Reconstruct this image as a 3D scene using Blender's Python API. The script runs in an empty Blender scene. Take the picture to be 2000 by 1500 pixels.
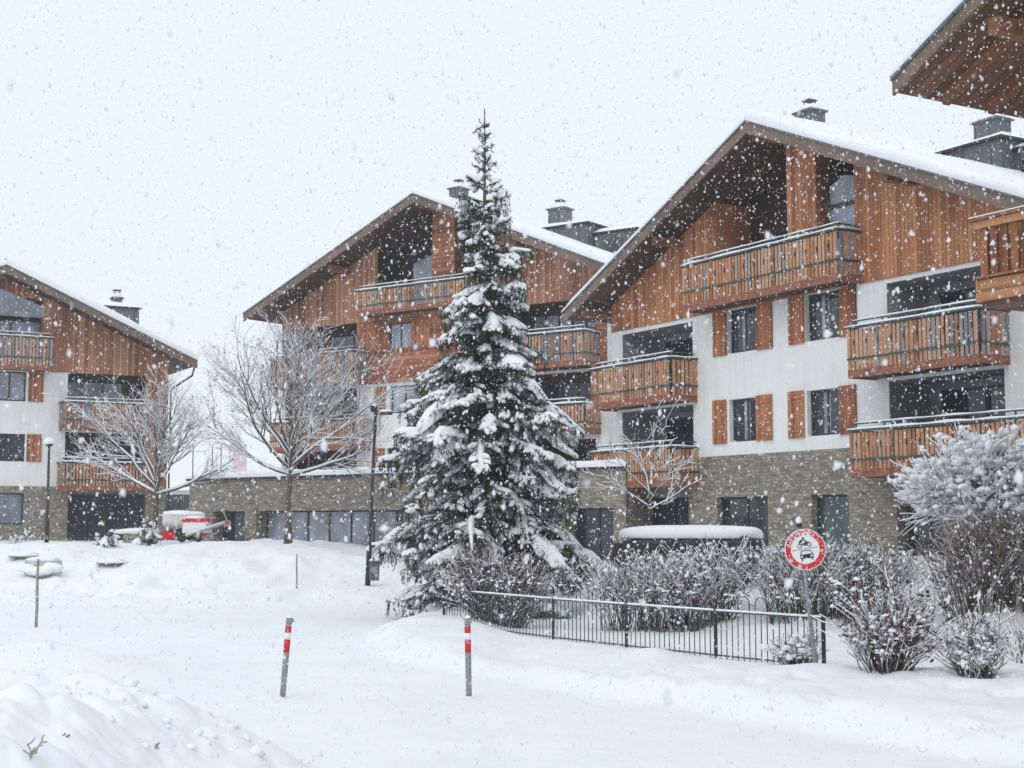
import bpy, math, random
import numpy as np
from mathutils import Vector, noise as mnoise

sc = bpy.context.scene
col = sc.collection
# ---------------------------------------------------------------- camera
FPX = 2900.0                      # focal length in pixels of the 2000 px wide photograph
PITCH = math.atan(277 / FPX)
CAMH = 2.25
cam_d = bpy.data.cameras.new("camera")
cam_d.sensor_width = 36; cam_d.lens = FPX / 2000 * 36
cam_d.clip_start = 0.05; cam_d.clip_end = 3000
cam_d.dof.use_dof = True; cam_d.dof.focus_distance = 32; cam_d.dof.aperture_fstop = 8
cam = bpy.data.objects.new("camera", cam_d); col.objects.link(cam)
cam.location = (0, 0, CAMH); cam.rotation_euler = (math.pi / 2 + PITCH, 0, 0)
sc.camera = cam
# ---------------------------------------------------------------- world: overcast sky
SUN_EL, SUN_AZ = math.radians(48), math.radians(200)
w = bpy.data.worlds.new("World"); sc.world = w; w.use_nodes = True
nt = w.node_tree; nt.nodes.clear()
out = nt.nodes.new('ShaderNodeOutputWorld')
sky = nt.nodes.new('ShaderNodeTexSky'); sky.sky_type = 'NISHITA'; sky.sun_disc = False
sky.sun_elevation = SUN_EL; sky.sun_rotation = SUN_AZ; sky.dust_density = 6; sky.air_density = 2
bg1 = nt.nodes.new('ShaderNodeBackground'); bg1.inputs['Strength'].default_value = 0.05
bg2 = nt.nodes.new('ShaderNodeBackground')          # the even cloud layer
bg2.inputs['Color'].default_value = (0.735, 0.795, 0.87, 1); bg2.inputs['Strength'].default_value = 1.0
mx = nt.nodes.new('ShaderNodeMixShader'); mx.inputs[0].default_value = 0.92
nt.links.new(sky.outputs[0], bg1.inputs[0])
nt.links.new(bg1.outputs[0], mx.inputs[1]); nt.links.new(bg2.outputs[0], mx.inputs[2])
nt.links.new(mx.outputs[0], out.inputs[0])
sd = bpy.data.lights.new("sun", 'SUN'); sd.energy = 0.55; sd.angle = math.radians(30); sd.color = (1, .97, .94)
sun = bpy.data.objects.new("sun", sd); col.objects.link(sun)
sdir = Vector((math.sin(SUN_AZ) * math.cos(SUN_EL), math.cos(SUN_AZ) * math.cos(SUN_EL), math.sin(SUN_EL)))
sun.rotation_euler = sdir.to_track_quat('Z', 'Y').to_euler()
vs = sc.view_settings
vs.view_transform = 'Standard'; vs.look = 'None'; vs.gamma = 1; vs.exposure = 0.32; vs.use_curve_mapping = False
sc.cycles.volume_bounces = 1
sc.cycles.max_bounces = 7; sc.cycles.diffuse_bounces = 4
sc.cycles.volume_step_rate = 4
sc.cycles.use_denoising = True

# ---------------------------------------------------------------- helpers
R = math.radians
def ray(x, y):
    a = 750 - y
    return Vector((x - 1000, FPX * math.cos(PITCH) - a * math.sin(PITCH), FPX * math.sin(PITCH) + a * math.cos(PITCH)))
def at(x, y, Y):                    # the point seen at photo pixel x, y that lies Y metres away
    r = ray(x, y); t = Y / r.y
    return Vector((r.x * t, Y, CAMH + r.z * t))

def tag(o, label=None, cat=None, group=None, kind=None):
    if label: o['label'] = label
    if cat: o['category'] = cat
    if group: o['group'] = group
    if kind: o['kind'] = kind
    return o
def empty(name, loc=(0, 0, 0), rz=0.0):
    o = bpy.data.objects.new(name, None); o.location = loc; o.rotation_euler = (0, 0, rz)
    o.empty_display_size = 0.3; col.objects.link(o); return o

class MB:
    def __init__(s): s.v = []; s.f = []; s.t = []; s.tone = 0.5; s.m = []; s.mi = 0
    def add(s, vs_, fs_):
        n = len(s.v); s.v.extend(vs_); s.t.extend([s.tone] * len(vs_))
        for f in fs_: s.f.append(tuple(i + n for i in f)); s.m.append(s.mi)
    def box(s, x0, x1, y0, y1, z0, z1):
        if x0 > x1: x0, x1 = x1, x0
        if y0 > y1: y0, y1 = y1, y0
        if z0 > z1: z0, z1 = z1, z0
        s.add([(x0,y0,z0),(x1,y0,z0),(x1,y1,z0),(x0,y1,z0),(x0,y0,z1),(x1,y0,z1),(x1,y1,z1),(x0,y1,z1)],
              [(0,3,2,1),(4,5,6,7),(0,1,5,4),(1,2,6,5),(2,3,7,6),(3,0,4,7)])
    def quad(s, a, b, c, d): s.add([a, b, c, d], [(0,1,2,3)])
    def prism(s, poly, y0, y1):            # polygon in x,z extruded from y0 to y1
        n = len(poly)
        s.add([(p[0], y0, p[1]) for p in poly] + [(p[0], y1, p[1]) for p in poly],
              [tuple(range(n)), tuple(reversed(range(n, 2*n)))] + [(i, n+i, n+(i+1)%n, (i+1)%n) for i in range(n)])
    def tube(s, pts, rad, n=6, cap=True, flat=1.0):
        pts = [Vector(p) for p in pts]; m = len(pts)
        if not hasattr(rad, '__len__'): rad = [rad]*m
        base = len(s.v); vs_ = []; fs_ = []
        d0 = (pts[1]-pts[0]).normalized()
        ref = Vector((0,0,1)) if abs(d0.z) < .9 else Vector((1,0,0))
        for i, p in enumerate(pts):
            d = (pts[min(i+1,m-1)]-pts[max(i-1,0)]).normalized()
            a = d.cross(ref)
            if a.length < 1e-4: a = d.cross(Vector((0,1,0)))
            a.normalize(); b = a.cross(d)
            for k in range(n):
                th = 2*math.pi*k/n
                q = p + a*(math.cos(th)*rad[i]) + b*(math.sin(th)*rad[i]*flat)
                vs_.append(tuple(q))
        for i in range(m-1):
            for k in range(n):
                fs_.append((i*n+k, i*n+(k+1)%n, (i+1)*n+(k+1)%n, (i+1)*n+k))
        if cap:
            fs_.append(tuple(reversed(range(n)))); fs_.append(tuple(range((m-1)*n, m*n)))
        s.add(vs_, fs_)
    def blob(s, c, rx, ry, rz, rough=.2, lev=1, rng=random):
        V, F = ICO[lev]; off = rng.random()*100; o = []
        for v in V:
            k = 1 + rough*mnoise.noise(Vector((v[0]*1.7+off, v[1]*1.7, v[2]*1.7)))*2.0
            o.append((c[0]+v[0]*rx*k, c[1]+v[1]*ry*k, c[2]+v[2]*rz*k))
        s.add(o, F)
    def build(s, name, mat, parent=None, smooth=False, kind=None):
        me = bpy.data.meshes.new(name); me.from_pydata(s.v, [], s.f); 
        mats = mat if isinstance(mat, (list, tuple)) else [mat]
        for m_ in mats: me.materials.append(m_)
        if len(mats) > 1: me.polygons.foreach_set('material_index', s.m)
        at_ = me.attributes.new('tone', 'FLOAT', 'POINT'); at_.data.foreach_set('value', s.t)
        if smooth: me.polygons.foreach_set('use_smooth', [True]*len(me.polygons))
        me.update()
        o = bpy.data.objects.new(name, me); col.objects.link(o)
        if parent: o.parent = parent
        if kind: o['kind'] = kind
        return o

def _ico(lev):
    import bmesh
    bm = bmesh.new(); bmesh.ops.create_icosphere(bm, subdivisions=lev, radius=1)
    bm.verts.index_update()
    V = [tuple(v.co) for v in bm.verts]; F = [tuple(v.index for v in f.verts) for f in bm.faces]
    bm.free(); return V, F
ICO = {1: _ico(1), 2: _ico(2), 3: _ico(3)}

# ---------------------------------------------------------------- materials
class N:
    def __init__(s, name, rough=.7):
        s.m = bpy.data.materials.new(name); s.m.use_nodes = True; s.t = s.m.node_tree
        s.b = s.t.nodes['Principled BSDF']; s.b.inputs['Roughness'].default_value = rough
    def n(s, typ, **kw):
        o = s.t.nodes.new(typ)
        for k, v in kw.items():
            if isinstance(k, str) and hasattr(o, k): setattr(o, k, v)
        return o
    def l(s, a, b): s.t.links.new(a, b)
    def coord(s): return s.n('ShaderNodeTexCoord').outputs['Object']
    def mapped(s, sx, sy, sz, src=None):
        m = s.n('ShaderNodeMapping'); m.inputs['Scale'].default_value = (sx, sy, sz)
        s.l(src or s.coord(), m.inputs[0]); return m.outputs[0]
    def noise(s, vec, scale, detail=3):
        o = s.n('ShaderNodeTexNoise'); o.inputs['Scale'].default_value = scale; o.inputs['Detail'].default_value = detail
        s.l(vec, o.inputs['Vector']); return o.outputs['Fac']
    def ramp(s, fac, stops):
        o = s.n('ShaderNodeValToRGB'); e = o.color_ramp.elements
        while len(e) < len(stops): e.new(.5)
        for i, (p, c) in enumerate(stops): e[i].position = p; e[i].color = (*c, 1)
        s.l(fac, o.inputs[0]); return o.outputs[0]
    def math(s, op, a, b=None):
        o = s.n('ShaderNodeMath'); o.operation = op
        for i, x in enumerate((a, b)):
            if x is None: continue
            if hasattr(x, 'is_linked') or hasattr(x, 'links'): s.l(x, o.inputs[i])
            else: o.inputs[i].default_value = x
        return o.outputs[0]
    def mix(s, a, b, fac, typ='MIX'):
        o = s.n('ShaderNodeMix'); o.data_type = 'RGBA'; o.blend_type = typ
        for inp, x in ((o.inputs[0], fac), (o.inputs[6], a), (o.inputs[7], b)):
            if hasattr(x, 'links'): s.l(x, inp)
            elif isinstance(x, tuple): inp.default_value = (*x, 1)
            else: inp.default_value = x
        return o.outputs[2]
    def bump(s, h, strength=.3, dist=.02):
        o = s.n('ShaderNodeBump'); o.inputs['Strength'].default_value = strength; o.inputs['Distance'].default_value = dist
        s.l(h, o.inputs['Height']); s.l(o.outputs[0], s.b.inputs['Normal'])
    def color(s, c):
        if hasattr(c, 'links'): s.l(c, s.b.inputs['Base Color'])
        else: s.b.inputs['Base Color'].default_value = (*c, 1)

def boards(name, stops, axis='X', width=.16, grain='Z', dark=(.05,.022,.012), amb=.55):
    """wooden boards side by side along `axis`, grain running along `grain`"""
    n = N(name, .75); c = n.coord()
    sp = n.n('ShaderNodeSeparateXYZ'); n.l(c, sp.inputs[0])
    u = n.math('DIVIDE', sp.outputs[axis], width)
    idx = n.math('FLOOR', u); fr = n.math('FRACT', u)
    wn = n.n('ShaderNodeTexWhiteNoise'); wn.noise_dimensions = '1D'; n.l(idx, wn.inputs['W'])
    sc_ = {'X': (14,14,14), 'Y': (14,14,14), 'Z': (14,14,14)}[grain]
    sc_ = tuple(.9 if 'XYZ'[i] == grain else v for i, v in enumerate(sc_))
    g = n.noise(n.mapped(*sc_, src=c), 1.0, 4)
    big = n.noise(n.mapped(.5,.5,.35, src=c), 1.0, 2)
    f = n.math('ADD', n.math('MULTIPLY', wn.outputs['Value'], .42), n.math('MULTIPLY', g, .38))
    f = n.math('ADD', f, n.math('MULTIPLY', n.math('SUBTRACT', big, .5), .95))
    base = n.ramp(f, stops)
    edge = n.math('LESS_THAN', n.math('ABSOLUTE', n.math('SUBTRACT', fr, .5)), .46)
    n.color(n.mix(dark, base, edge))
    n.bump(n.math('ADD', n.math('MULTIPLY', edge, .7), n.math('MULTIPLY', g, .3)), .8, .02)
    return n.m
def plain(name, c, rough=.6, metal=0.0, var=.15, scale=6):
    n = N(name, rough); n.b.inputs['Metallic'].default_value = metal
    f = n.noise(n.coord(), scale, 4)
    lo = tuple(x*(1-var) for x in c); hi = tuple(min(1, x*(1+var)) for x in c)
    n.color(n.ramp(f, [(.3, lo), (.7, hi)])); return n.m
def snow_mat(name, bs=3.0, st=.35, dist=.06):
    n = N(name, .85); c = n.coord()
    f = n.noise(c, bs, 6); f2 = n.noise(c, bs*9, 3)
    n.color(n.ramp(n.noise(c, .6, 2), [(.3, (.83,.85,.88)), (.7, (.875,.89,.915))]))
    n.b.inputs['Specular IOR Level'].default_value = .2
    n.bump(n.math('ADD', f, n.math('MULTIPLY', f2, .25)), st, dist); return n.m
def slat_mat(name):
    n = N(name, .8); a = n.n('ShaderNodeAttribute'); a.attribute_name = 'tone'
    g = n.noise(n.mapped(18,18,1.6), 1, 4)
    f = n.math('ADD', n.math('MULTIPLY', a.outputs['Fac'], .8), n.math('MULTIPLY', g, .28))
    n.color(n.ramp(f, [(.1,(.10,.035,.016)), (.32,(.33,.125,.05)), (.52,(.48,.235,.12)), (.7,(.52,.32,.20)), (.86,(.29,.26,.26)), (.98,(.17,.16,.17))]))
    n.bump(g, .3, .01); return n.m
def stone_mat(name):
    n = N(name, .9); c = n.coord()
    sp = n.n('ShaderNodeSeparateXYZ'); n.l(c, sp.inputs[0])
    cb = n.n('ShaderNodeCombineXYZ')
    wv = n.math('MULTIPLY', n.noise(c, 2.3, 3), .16)
    n.l(n.math('ADD', sp.outputs['X'], sp.outputs['Y']), cb.inputs[0]); n.l(n.math('ADD', sp.outputs['Z'], wv), cb.inputs[1])
    br = n.n('ShaderNodeTexBrick'); n.l(cb.outputs[0], br.inputs['Vector'])
    br.inputs['Scale'].default_value = 1.0; br.inputs['Brick Width'].default_value = .30; br.inputs['Row Height'].default_value = .105
    br.inputs['Mortar Size'].default_value = .012; br.inputs['Mortar Smooth'].default_value = .3; br.inputs['Bias'].default_value = 0
    br.inputs['Color1'].default_value = (0,0,0,1); br.inputs['Color2'].default_value = (1,1,1,1); br.inputs['Mortar'].default_value = (.5,.5,.5,1)
    br.offset = .43; br.squash = .7; br.squash_frequency = 3
    f = n.math('ADD', n.math('MULTIPLY', br.outputs['Color'], .42), n.math('MULTIPLY', n.noise(c, 7, 5), .62))
    base = n.ramp(f, [(.12,(.10,.085,.065)), (.4,(.22,.19,.15)), (.62,(.32,.285,.23)), (.85,(.42,.39,.34))])
    n.color(n.mix(base, (.16,.145,.125), n.math('MULTIPLY', br.outputs['Fac'], .8)))
    n.bump(n.math('SUBTRACT', n.noise(c, 9, 4), br.outputs['Fac']), .7, .03); return n.m
def glass_mat(name, c, rough=.06):
    n = N(name, rough); n.b.inputs['IOR'].default_value = 1.55
    f = n.noise(n.mapped(1.2,1.2,.6), 1, 2)
    n.color(n.ramp(f, [(.35, tuple(x*.6 for x in c)), (.65, tuple(x*1.3 for x in c))])); return n.m

M = dict(
    snow=snow_mat('snow'), snow_soft=snow_mat('settled_snow', 7, .3, .02),
    clad=boards('orange_cladding', [(.08,(.22,.075,.03)), (.32,(.44,.165,.065)), (.55,(.60,.255,.11)), (.82,(.68,.37,.20))]),
    clad_h=boards('horizontal_cladding', [(.10,(.19,.068,.035)), (.38,(.39,.135,.062)), (.62,(.50,.205,.10)), (.85,(.56,.29,.17))], axis='Z', grain='X', width=.2),
    clad_f=boards('faded_cladding', [(.10,(.20,.08,.045)), (.36,(.40,.175,.09)), (.6,(.54,.28,.16)), (.85,(.60,.38,.26))]),
    golden=boards('golden_boards', [(.10,(.20,.08,.03)), (.4,(.42,.19,.08)), (.7,(.55,.28,.12))], axis='Z', grain='X', width=.19),
    soffit_w=boards('warm_soffit_boards', [(.1,(.10,.05,.028)), (.5,(.20,.10,.055)), (.85,(.30,.16,.09))], axis='Y', grain='X', width=.2),
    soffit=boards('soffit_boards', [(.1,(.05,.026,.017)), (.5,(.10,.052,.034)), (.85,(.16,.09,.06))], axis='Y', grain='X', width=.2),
    fascia=boards('weathered_fascia', [(.1,(.10,.07,.055)), (.5,(.20,.14,.11)), (.85,(.28,.20,.16))], axis='Z', grain='X', width=60),
    beam=plain('timber_beam', (.24,.105,.05), .75, var=.35, scale=9),
    red_board=plain('red_brown_board', (.27,.10,.055), .7, var=.45, scale=7),
    shutter=boards('shutter_boards', [(.1,(.20,.062,.028)), (.45,(.42,.15,.058)), (.8,(.56,.25,.11))], width=.12, grain='Z'),
    slat=slat_mat('weathered_slats'), stone=stone_mat('stone_masonry'),
    plaster=plain('white_plaster', (.80,.80,.775), .9, var=.03, scale=1.2),
    plaster_g=plain('recess_grey', (.29,.295,.295), .9, var=.08, scale=2),
    glass=glass_mat('dark_glass', (.035,.045,.06)), glass_l=glass_mat('curtain_reflection_glass', (.30,.33,.39), .12),  # glass_l: pale colour stands for curtains and for painted sky reflections
    glass_g=glass_mat('greenish_glass', (.05,.085,.085), .1),
    frame=plain('dark_window_frame', (.035,.035,.037), .5), metal_d=plain('dark_metal', (.02,.022,.022), .45, var=.3),
    green=plain('dark_green_metal', (.05,.075,.068), .5), zinc=boards('zinc_sheet', [(.1,(.09,.10,.11)), (.5,(.13,.145,.155)), (.9,(.18,.195,.205))], width=.55, dark=(.06,.065,.07)),
    galv=plain('galvanised_steel', (.26,.29,.30), .45, .3, .35, 25), red=plain('signal_red', (.62,.012,.02), .45, var=.2, scale=30),
    white=plain('white_paint', (.82,.83,.84), .5, var=.05), black=plain('black_paint', (.012,.014,.014), .5),
    bark=plain('bark', (.11,.085,.065), .9, var=.5, scale=14), bark_r=plain('reddish_twigs', (.09,.06,.05), .9, var=.5, scale=11),
    leaf=plain('withered_leaves', (.28,.17,.12), .9, var=.4, scale=5), leaf_r=plain('red_brown_leaves', (.12,.045,.035), .8, var=.5, scale=5),
    stake=plain('bleached_stake', (.30,.27,.20), .9, var=.35, scale=12), concrete=plain('grey_stone', (.52,.51,.50), .9, var=.4),
    pink=plain('pink_render', (.70,.52,.53), .8), cream=plain('cream_paint', (.62,.61,.57), .6, var=.2), rubber=plain('rubber', (.02,.02,.02), .8),
    orange=plain('orange_plastic', (.75,.10,.03), .5),
)
def plaster_mat():
    n = N('white_plaster', .92); c = n.coord()
    f = n.math('ADD', n.math('MULTIPLY', n.noise(n.mapped(5,5,.35, src=c), 1, 4), .5), n.math('MULTIPLY', n.noise(c, .7, 4), .5))
    n.color(n.ramp(f, [(.3,(.70,.70,.67)), (.5,(.80,.80,.775)), (.7,(.83,.83,.81))])); n.bump(n.noise(c, 40, 3), .25, .01); return n.m
M['plaster'] = plaster_mat()
def needle_mat():
    n = N('spruce_needles', .65); a = n.n('ShaderNodeAttribute'); a.attribute_name = 'tone'
    n.color(n.ramp(a.outputs['Fac'], [(0,(.008,.015,.010)), (.5,(.022,.042,.024)), (1,(.06,.09,.05))])); return n.m
M['needle'] = needle_mat()

# ---------------------------------------------------------------- terrain
def vnoise(x, y, seed=0):
    x = np.asarray(x, float); y = np.asarray(y, float)
    xi = np.floor(x); yi = np.floor(y); fx = x-xi; fy = y-yi
    fx = fx*fx*(3-2*fx); fy = fy*fy*(3-2*fy)
    def h(a, b):
        s_ = np.sin(a*127.1 + b*311.7 + seed*74.7)*43758.5453
        return s_ - np.floor(s_)
    return (h(xi,yi)*(1-fx)+h(xi+1,yi)*fx)*(1-fy) + (h(xi,yi+1)*(1-fx)+h(xi+1,yi+1)*fx)*fy
def fbm(x, y, o=4, seed=0):
    r = 0; a = .5
    for i in range(o): r = r + a*(vnoise(x*2**i+i*17, y*2**i+i*9, seed)-.5); a *= .5
    return r
def S(t): t = np.clip(t, 0, 1); return t*t*(3-2*t)
def G(x, y):
    x = np.asarray(x, float); y = np.asarray(y, float)
    y0 = np.interp(x, [-30,-6,-3,0,2,5,10,20], [41,41,40.3,38.5,33,29,27,25])
    wd = np.interp(x, [-30,-6,-3,0,20], [12,12,11,9,9])
    Ht = np.interp(x, [-30,-8,-5.5,-3,0,12,30], [1.5,1.5,1.2,.95,.85,1.1,1.4])
    b = S((y - y0 + fbm(x*.35, y*.35, 3, 5)*2.5)/wd)
    z = Ht*b
    z = z + .75*fbm(x*.45, y*.30, 4, 1)*b*(1-S((y-60)/20))            # ploughed lumps on the bank
    z = z + .42*fbm(x*1.3, y*1.0, 4, 2)*S(b*6)*(1-S((b-.8)*5)) + .16*np.abs(fbm(x*2.4,y*1.8,3,22))*S(b*12)*(1-S((y-62)/6))
    mm = S((-.75 - x + .5*fbm(x*.8,y*.8,3,3))/2.6)*S((14.3 - y + 1.1*fbm(x*.7,y*.7,3,4))/2.6)   # pile at lower left
    z = z + 1.12*mm + mm*(.45*fbm(x*1.3, y*1.3, 4, 6) + .38*np.abs(fbm(x*1.9, y*1.9, 3, 27)) + .12*fbm(x*5.5, y*5.5, 3, 7) - .06)
    z = z + .5*np.exp(-((x+6.9)/1.4)**2 - ((y-22.0)/1.1)**2) + .42*np.exp(-((x+7.3)/1.6)**2 - ((y-18.5)/1.6)**2) + .35*np.exp(-((x+8.5)/2.5)**2-((y-24)/1.6)**2)
    # soft shoulder right of the cleared path
    ex = np.interp(y, [4,12,14.5,16.7,19.1,21.6,24.9,28,30.8,36], [9,6.5,4.6,2.9,1.6,0,-2.0,-2.9,-3.3,-2.5]) + .5*fbm(x*.9, y*.9, 3, 18)
    z = z + .29*(1-.75*S((x+1.2)/1.5)*S((y-20.5)/3.5))*S((x-ex)/.9)*S((46-y)/6) * (1+.9*fbm(x*.9,y*.9,3,8)) + .10*np.abs(fbm(x*2.1,y*1.6,3,31))*S((x-ex)/.6)*S((24-y)/3)
    z = z + .18*np.exp(-((x-2.3)/.55)**2 - ((y-24.3)/1.2)**2)
    z = z + .05*fbm(x*.7, y*.7, 3, 9) + .025*fbm(x*3.2, y*2.4, 3, 10)*S((60-y)/30)
    wl = np.exp(-((x+4.35)/1.5)**2 - ((y-44.6)/3.2)**2); z = z*(1-wl) + .40*wl
    ff = vnoise(x*2.6, y*1.9, 13); z = z - .05*S((ff-.74)*8)*S((x-ex-.2)/.8)*S((30-y)/6)
    return z
def gz(x, y): return float(G(x, y))
def hit(x, y, ymin=8, ymax=90):
    r = ray(x, y)
    t = np.linspace(ymin, ymax, 3000)/r.y
    zz = CAMH + r.z*t; g = G(r.x*t, r.y*t)
    k = np.argmax(zz <= g); t = t[k]
    return Vector((r.x*t, r.y*t, float(g[k])))

def make_ground():
    ys = np.concatenate([np.geomspace(1.2, 8, 40)[:-1], np.geomspace(8, 75, 430)[:-1], np.geomspace(75, 600, 40)])
    a = np.concatenate([np.linspace(-3.5,-.46,30)[:-1], np.linspace(-.46,.46,460), np.linspace(.46,3.5,30)[1:]])
    A, Y = np.meshgrid(a, ys); X = A*(Y+.5)
    Z = G(X, Y)
    v = np.stack([X, Y, Z], -1).reshape(-1, 3); nr, nc = X.shape
    i = np.arange(nr*nc).reshape(nr, nc)
    f = np.stack([i[:-1,:-1], i[:-1,1:], i[1:,1:], i[1:,:-1]], -1).reshape(-1, 4)
    me = bpy.data.meshes.new('snow_ground'); me.vertices.add(len(v)); me.vertices.foreach_set('co', v.ravel())
    me.loops.add(f.size); me.loops.foreach_set('vertex_index', f.ravel())
    me.polygons.add(len(f)); me.polygons.foreach_set('loop_start', np.arange(0, f.size, 4)); 
    me.polygons.foreach_set('loop_total', np.full(len(f), 4))
    me.update(); me.validate(); me.polygons.foreach_set('use_smooth', [True]*len(f))
    me.materials.append(M['snow'])
    o = bpy.data.objects.new('snow_ground', me); col.objects.link(o); tag(o, kind='structure')
make_ground()

# ---------------------------------------------------------------- chalets
class Bld:
    """local frame of a building: x along the gable front (to the right), y into the house, z up"""
    def __init__(s, name, vpx, ax, aY, label, cat='house', group=None):
        d = (vpx-1000)/ (FPX/math.cos(PITCH))          # direction of the front's vanishing point
        dv = Vector((d, 1)).normalized()
        if vpx < 1000: dv = -dv
        s.U = dv; s.V = Vector((-dv.y, dv.x))
        s.O = Vector(((ax-1000)/(FPX/math.cos(PITCH))*aY, aY))
        s.root = empty(name, (s.O.x, s.O.y, 0), math.atan2(s.U.y, s.U.x)); tag(s.root, label, cat, group)
    def uz(s, x, y, v=0.0):
        r = ray(x, y); d = Vector((r.x, r.y))
        t = (s.O.dot(s.V) + v)/d.dot(s.V)
        p = d*t
        return (p - s.O).dot(s.U), CAMH + r.z*t
    def u(s, x, y=900, v=0.0): return s.uz(x, y, v)[0]
    def z(s, x, y, v=0.0): return s.uz(x, y, v)[1]
    def world(s, u, v): p = s.O + s.U*u + s.V*v; return p

def clip_poly(poly, a, b):       # keep z <= a*u+b
    o = []
    for i in range(len(poly)):
        p, q = poly[i], poly[(i+1) % len(poly)]
        dp = a*p[0]+b-p[1]; dq = a*q[0]+b-q[1]
        if dp >= 0: o.append(p)
        if dp*dq < 0:
            t = dp/(dp-dq); o.append((p[0]+(q[0]-p[0])*t, p[1]+(q[1]-p[1])*t))
    return o
def wall(b, name, mat, u0, u1, z0, z1, holes=(), v=0.0, clips=(), th=.3, recess=None):
    """front wall with real openings; each opening gets reveals of its own depth"""
    mb = MB()
    us = sorted({u0, u1, *[h[0] for h in holes], *[h[1] for h in holes]}); us = [q for q in us if u0 <= q <= u1]
    zs = sorted({z0, z1, *[h[2] for h in holes], *[h[3] for h in holes]}); zs = [q for q in zs if z0 <= q <= z1]
    for i in range(len(us)-1):
        for j in range(len(zs)-1):
            cu, cz = (us[i]+us[i+1])/2, (zs[j]+zs[j+1])/2
            if any(h[0] < cu < h[1] and h[2] < cz < h[3] for h in holes): continue
            poly = [(us[i], zs[j]), (us[i+1], zs[j]), (us[i+1], zs[j+1]), (us[i], zs[j+1])]
            for a, c in clips: poly = clip_poly(poly, a, c) if poly else poly
            if len(poly) >= 3:
                mb.add([(p[0], v, p[1]) for p in poly], [tuple(range(len(poly)))])
    for h in holes:
        d = h[4] if len(h) > 4 else th; a0, a1, c0, c1 = h[:4]
        a0 = max(a0,u0); a1 = min(a1,u1); c0_ = max(c0,z0); c1_ = min(c1,z1)
        t0 = min([c1_]+[a*a0+c for a, c in clips]); t1 = min([c1_]+[a*a1+c for a, c in clips])
        mb.quad((a0,v,c0_),(a0,v,t0),(a0,v+d,t0),(a0,v+d,c0_)); mb.quad((a1,v,t1),(a1,v,c0_),(a1,v+d,c0_),(a1,v+d,t1))
        if c1 <= z1 and not (len(h) > 5): mb.quad((a0,v,c1_),(a1,v,c1_),(a1,v+d,c1_),(a0,v+d,c1_))
        if c0 >= z0: mb.quad((a0,v,c0_),(a0,v+d,c0_),(a1,v+d,c0_),(a1,v,c0_))
    return mb.build(name, mat, b.root)
def window(b, u0, u1, z0, z1, v, glass='glass', mull=1, bars=0, fw=.07, parent=None, refl_strip=None):
    f = MB(); t = .06
    f.box(u0,u0+fw,v-t,v,z0,z1); f.box(u1-fw,u1,v-t,v,z0,z1)
    f.box(u0+fw,u1-fw,v-t,v,z0,z0+fw); f.box(u0+fw,u1-fw,v-t,v,z1-fw,z1)
    for k in range(1, mull+1):
        c = u0+(u1-u0)*k/(mull+1); f.box(c-fw*.55,c+fw*.55,v-t+.003,v,z0+fw,z1-fw)
    for k in range(1, bars+1):
        c = z0+(z1-z0)*k/(bars+1); f.box(u0+fw,u1-fw,v-t+.006,v,c-fw*.5,c+fw*.5)
    fo = f.build('window', M['frame'], parent or b.root)
    p = MB(); p.box(u0+.01,u1-.01,v-.02,v+.05,z0+.01,z1-.01)
    if mull == 0 or refl_strip is None:
        p.build('pane', M[glass], fo)
    else:
        p.build('pane', M[glass], fo)
        q = MB(); c0 = u0+(u1-u0)*refl_strip[0]; c1 = u0+(u1-u0)*refl_strip[1]
        q.box(c0, c1, v-.025, v-.021, z0+fw, z1-fw*1.2-refl_strip[2]*(z1-z0)); q.build('pane_reflection', M['glass_l'], fo)  # pale upright strip: a reflection painted onto the pane
    return fo
def shutter(b, u0, u1, z0, z1, v=0.0):
    m = MB(); m.box(u0,u1,v-.06,v-.015,z0,z1)
    for z in (z0+.18, z1-.26): m.box(u0+.04,u1-.04,v-.085,v-.06,z,z+.09)
    m.build('shutter', M['shutter'], b.root)
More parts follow.
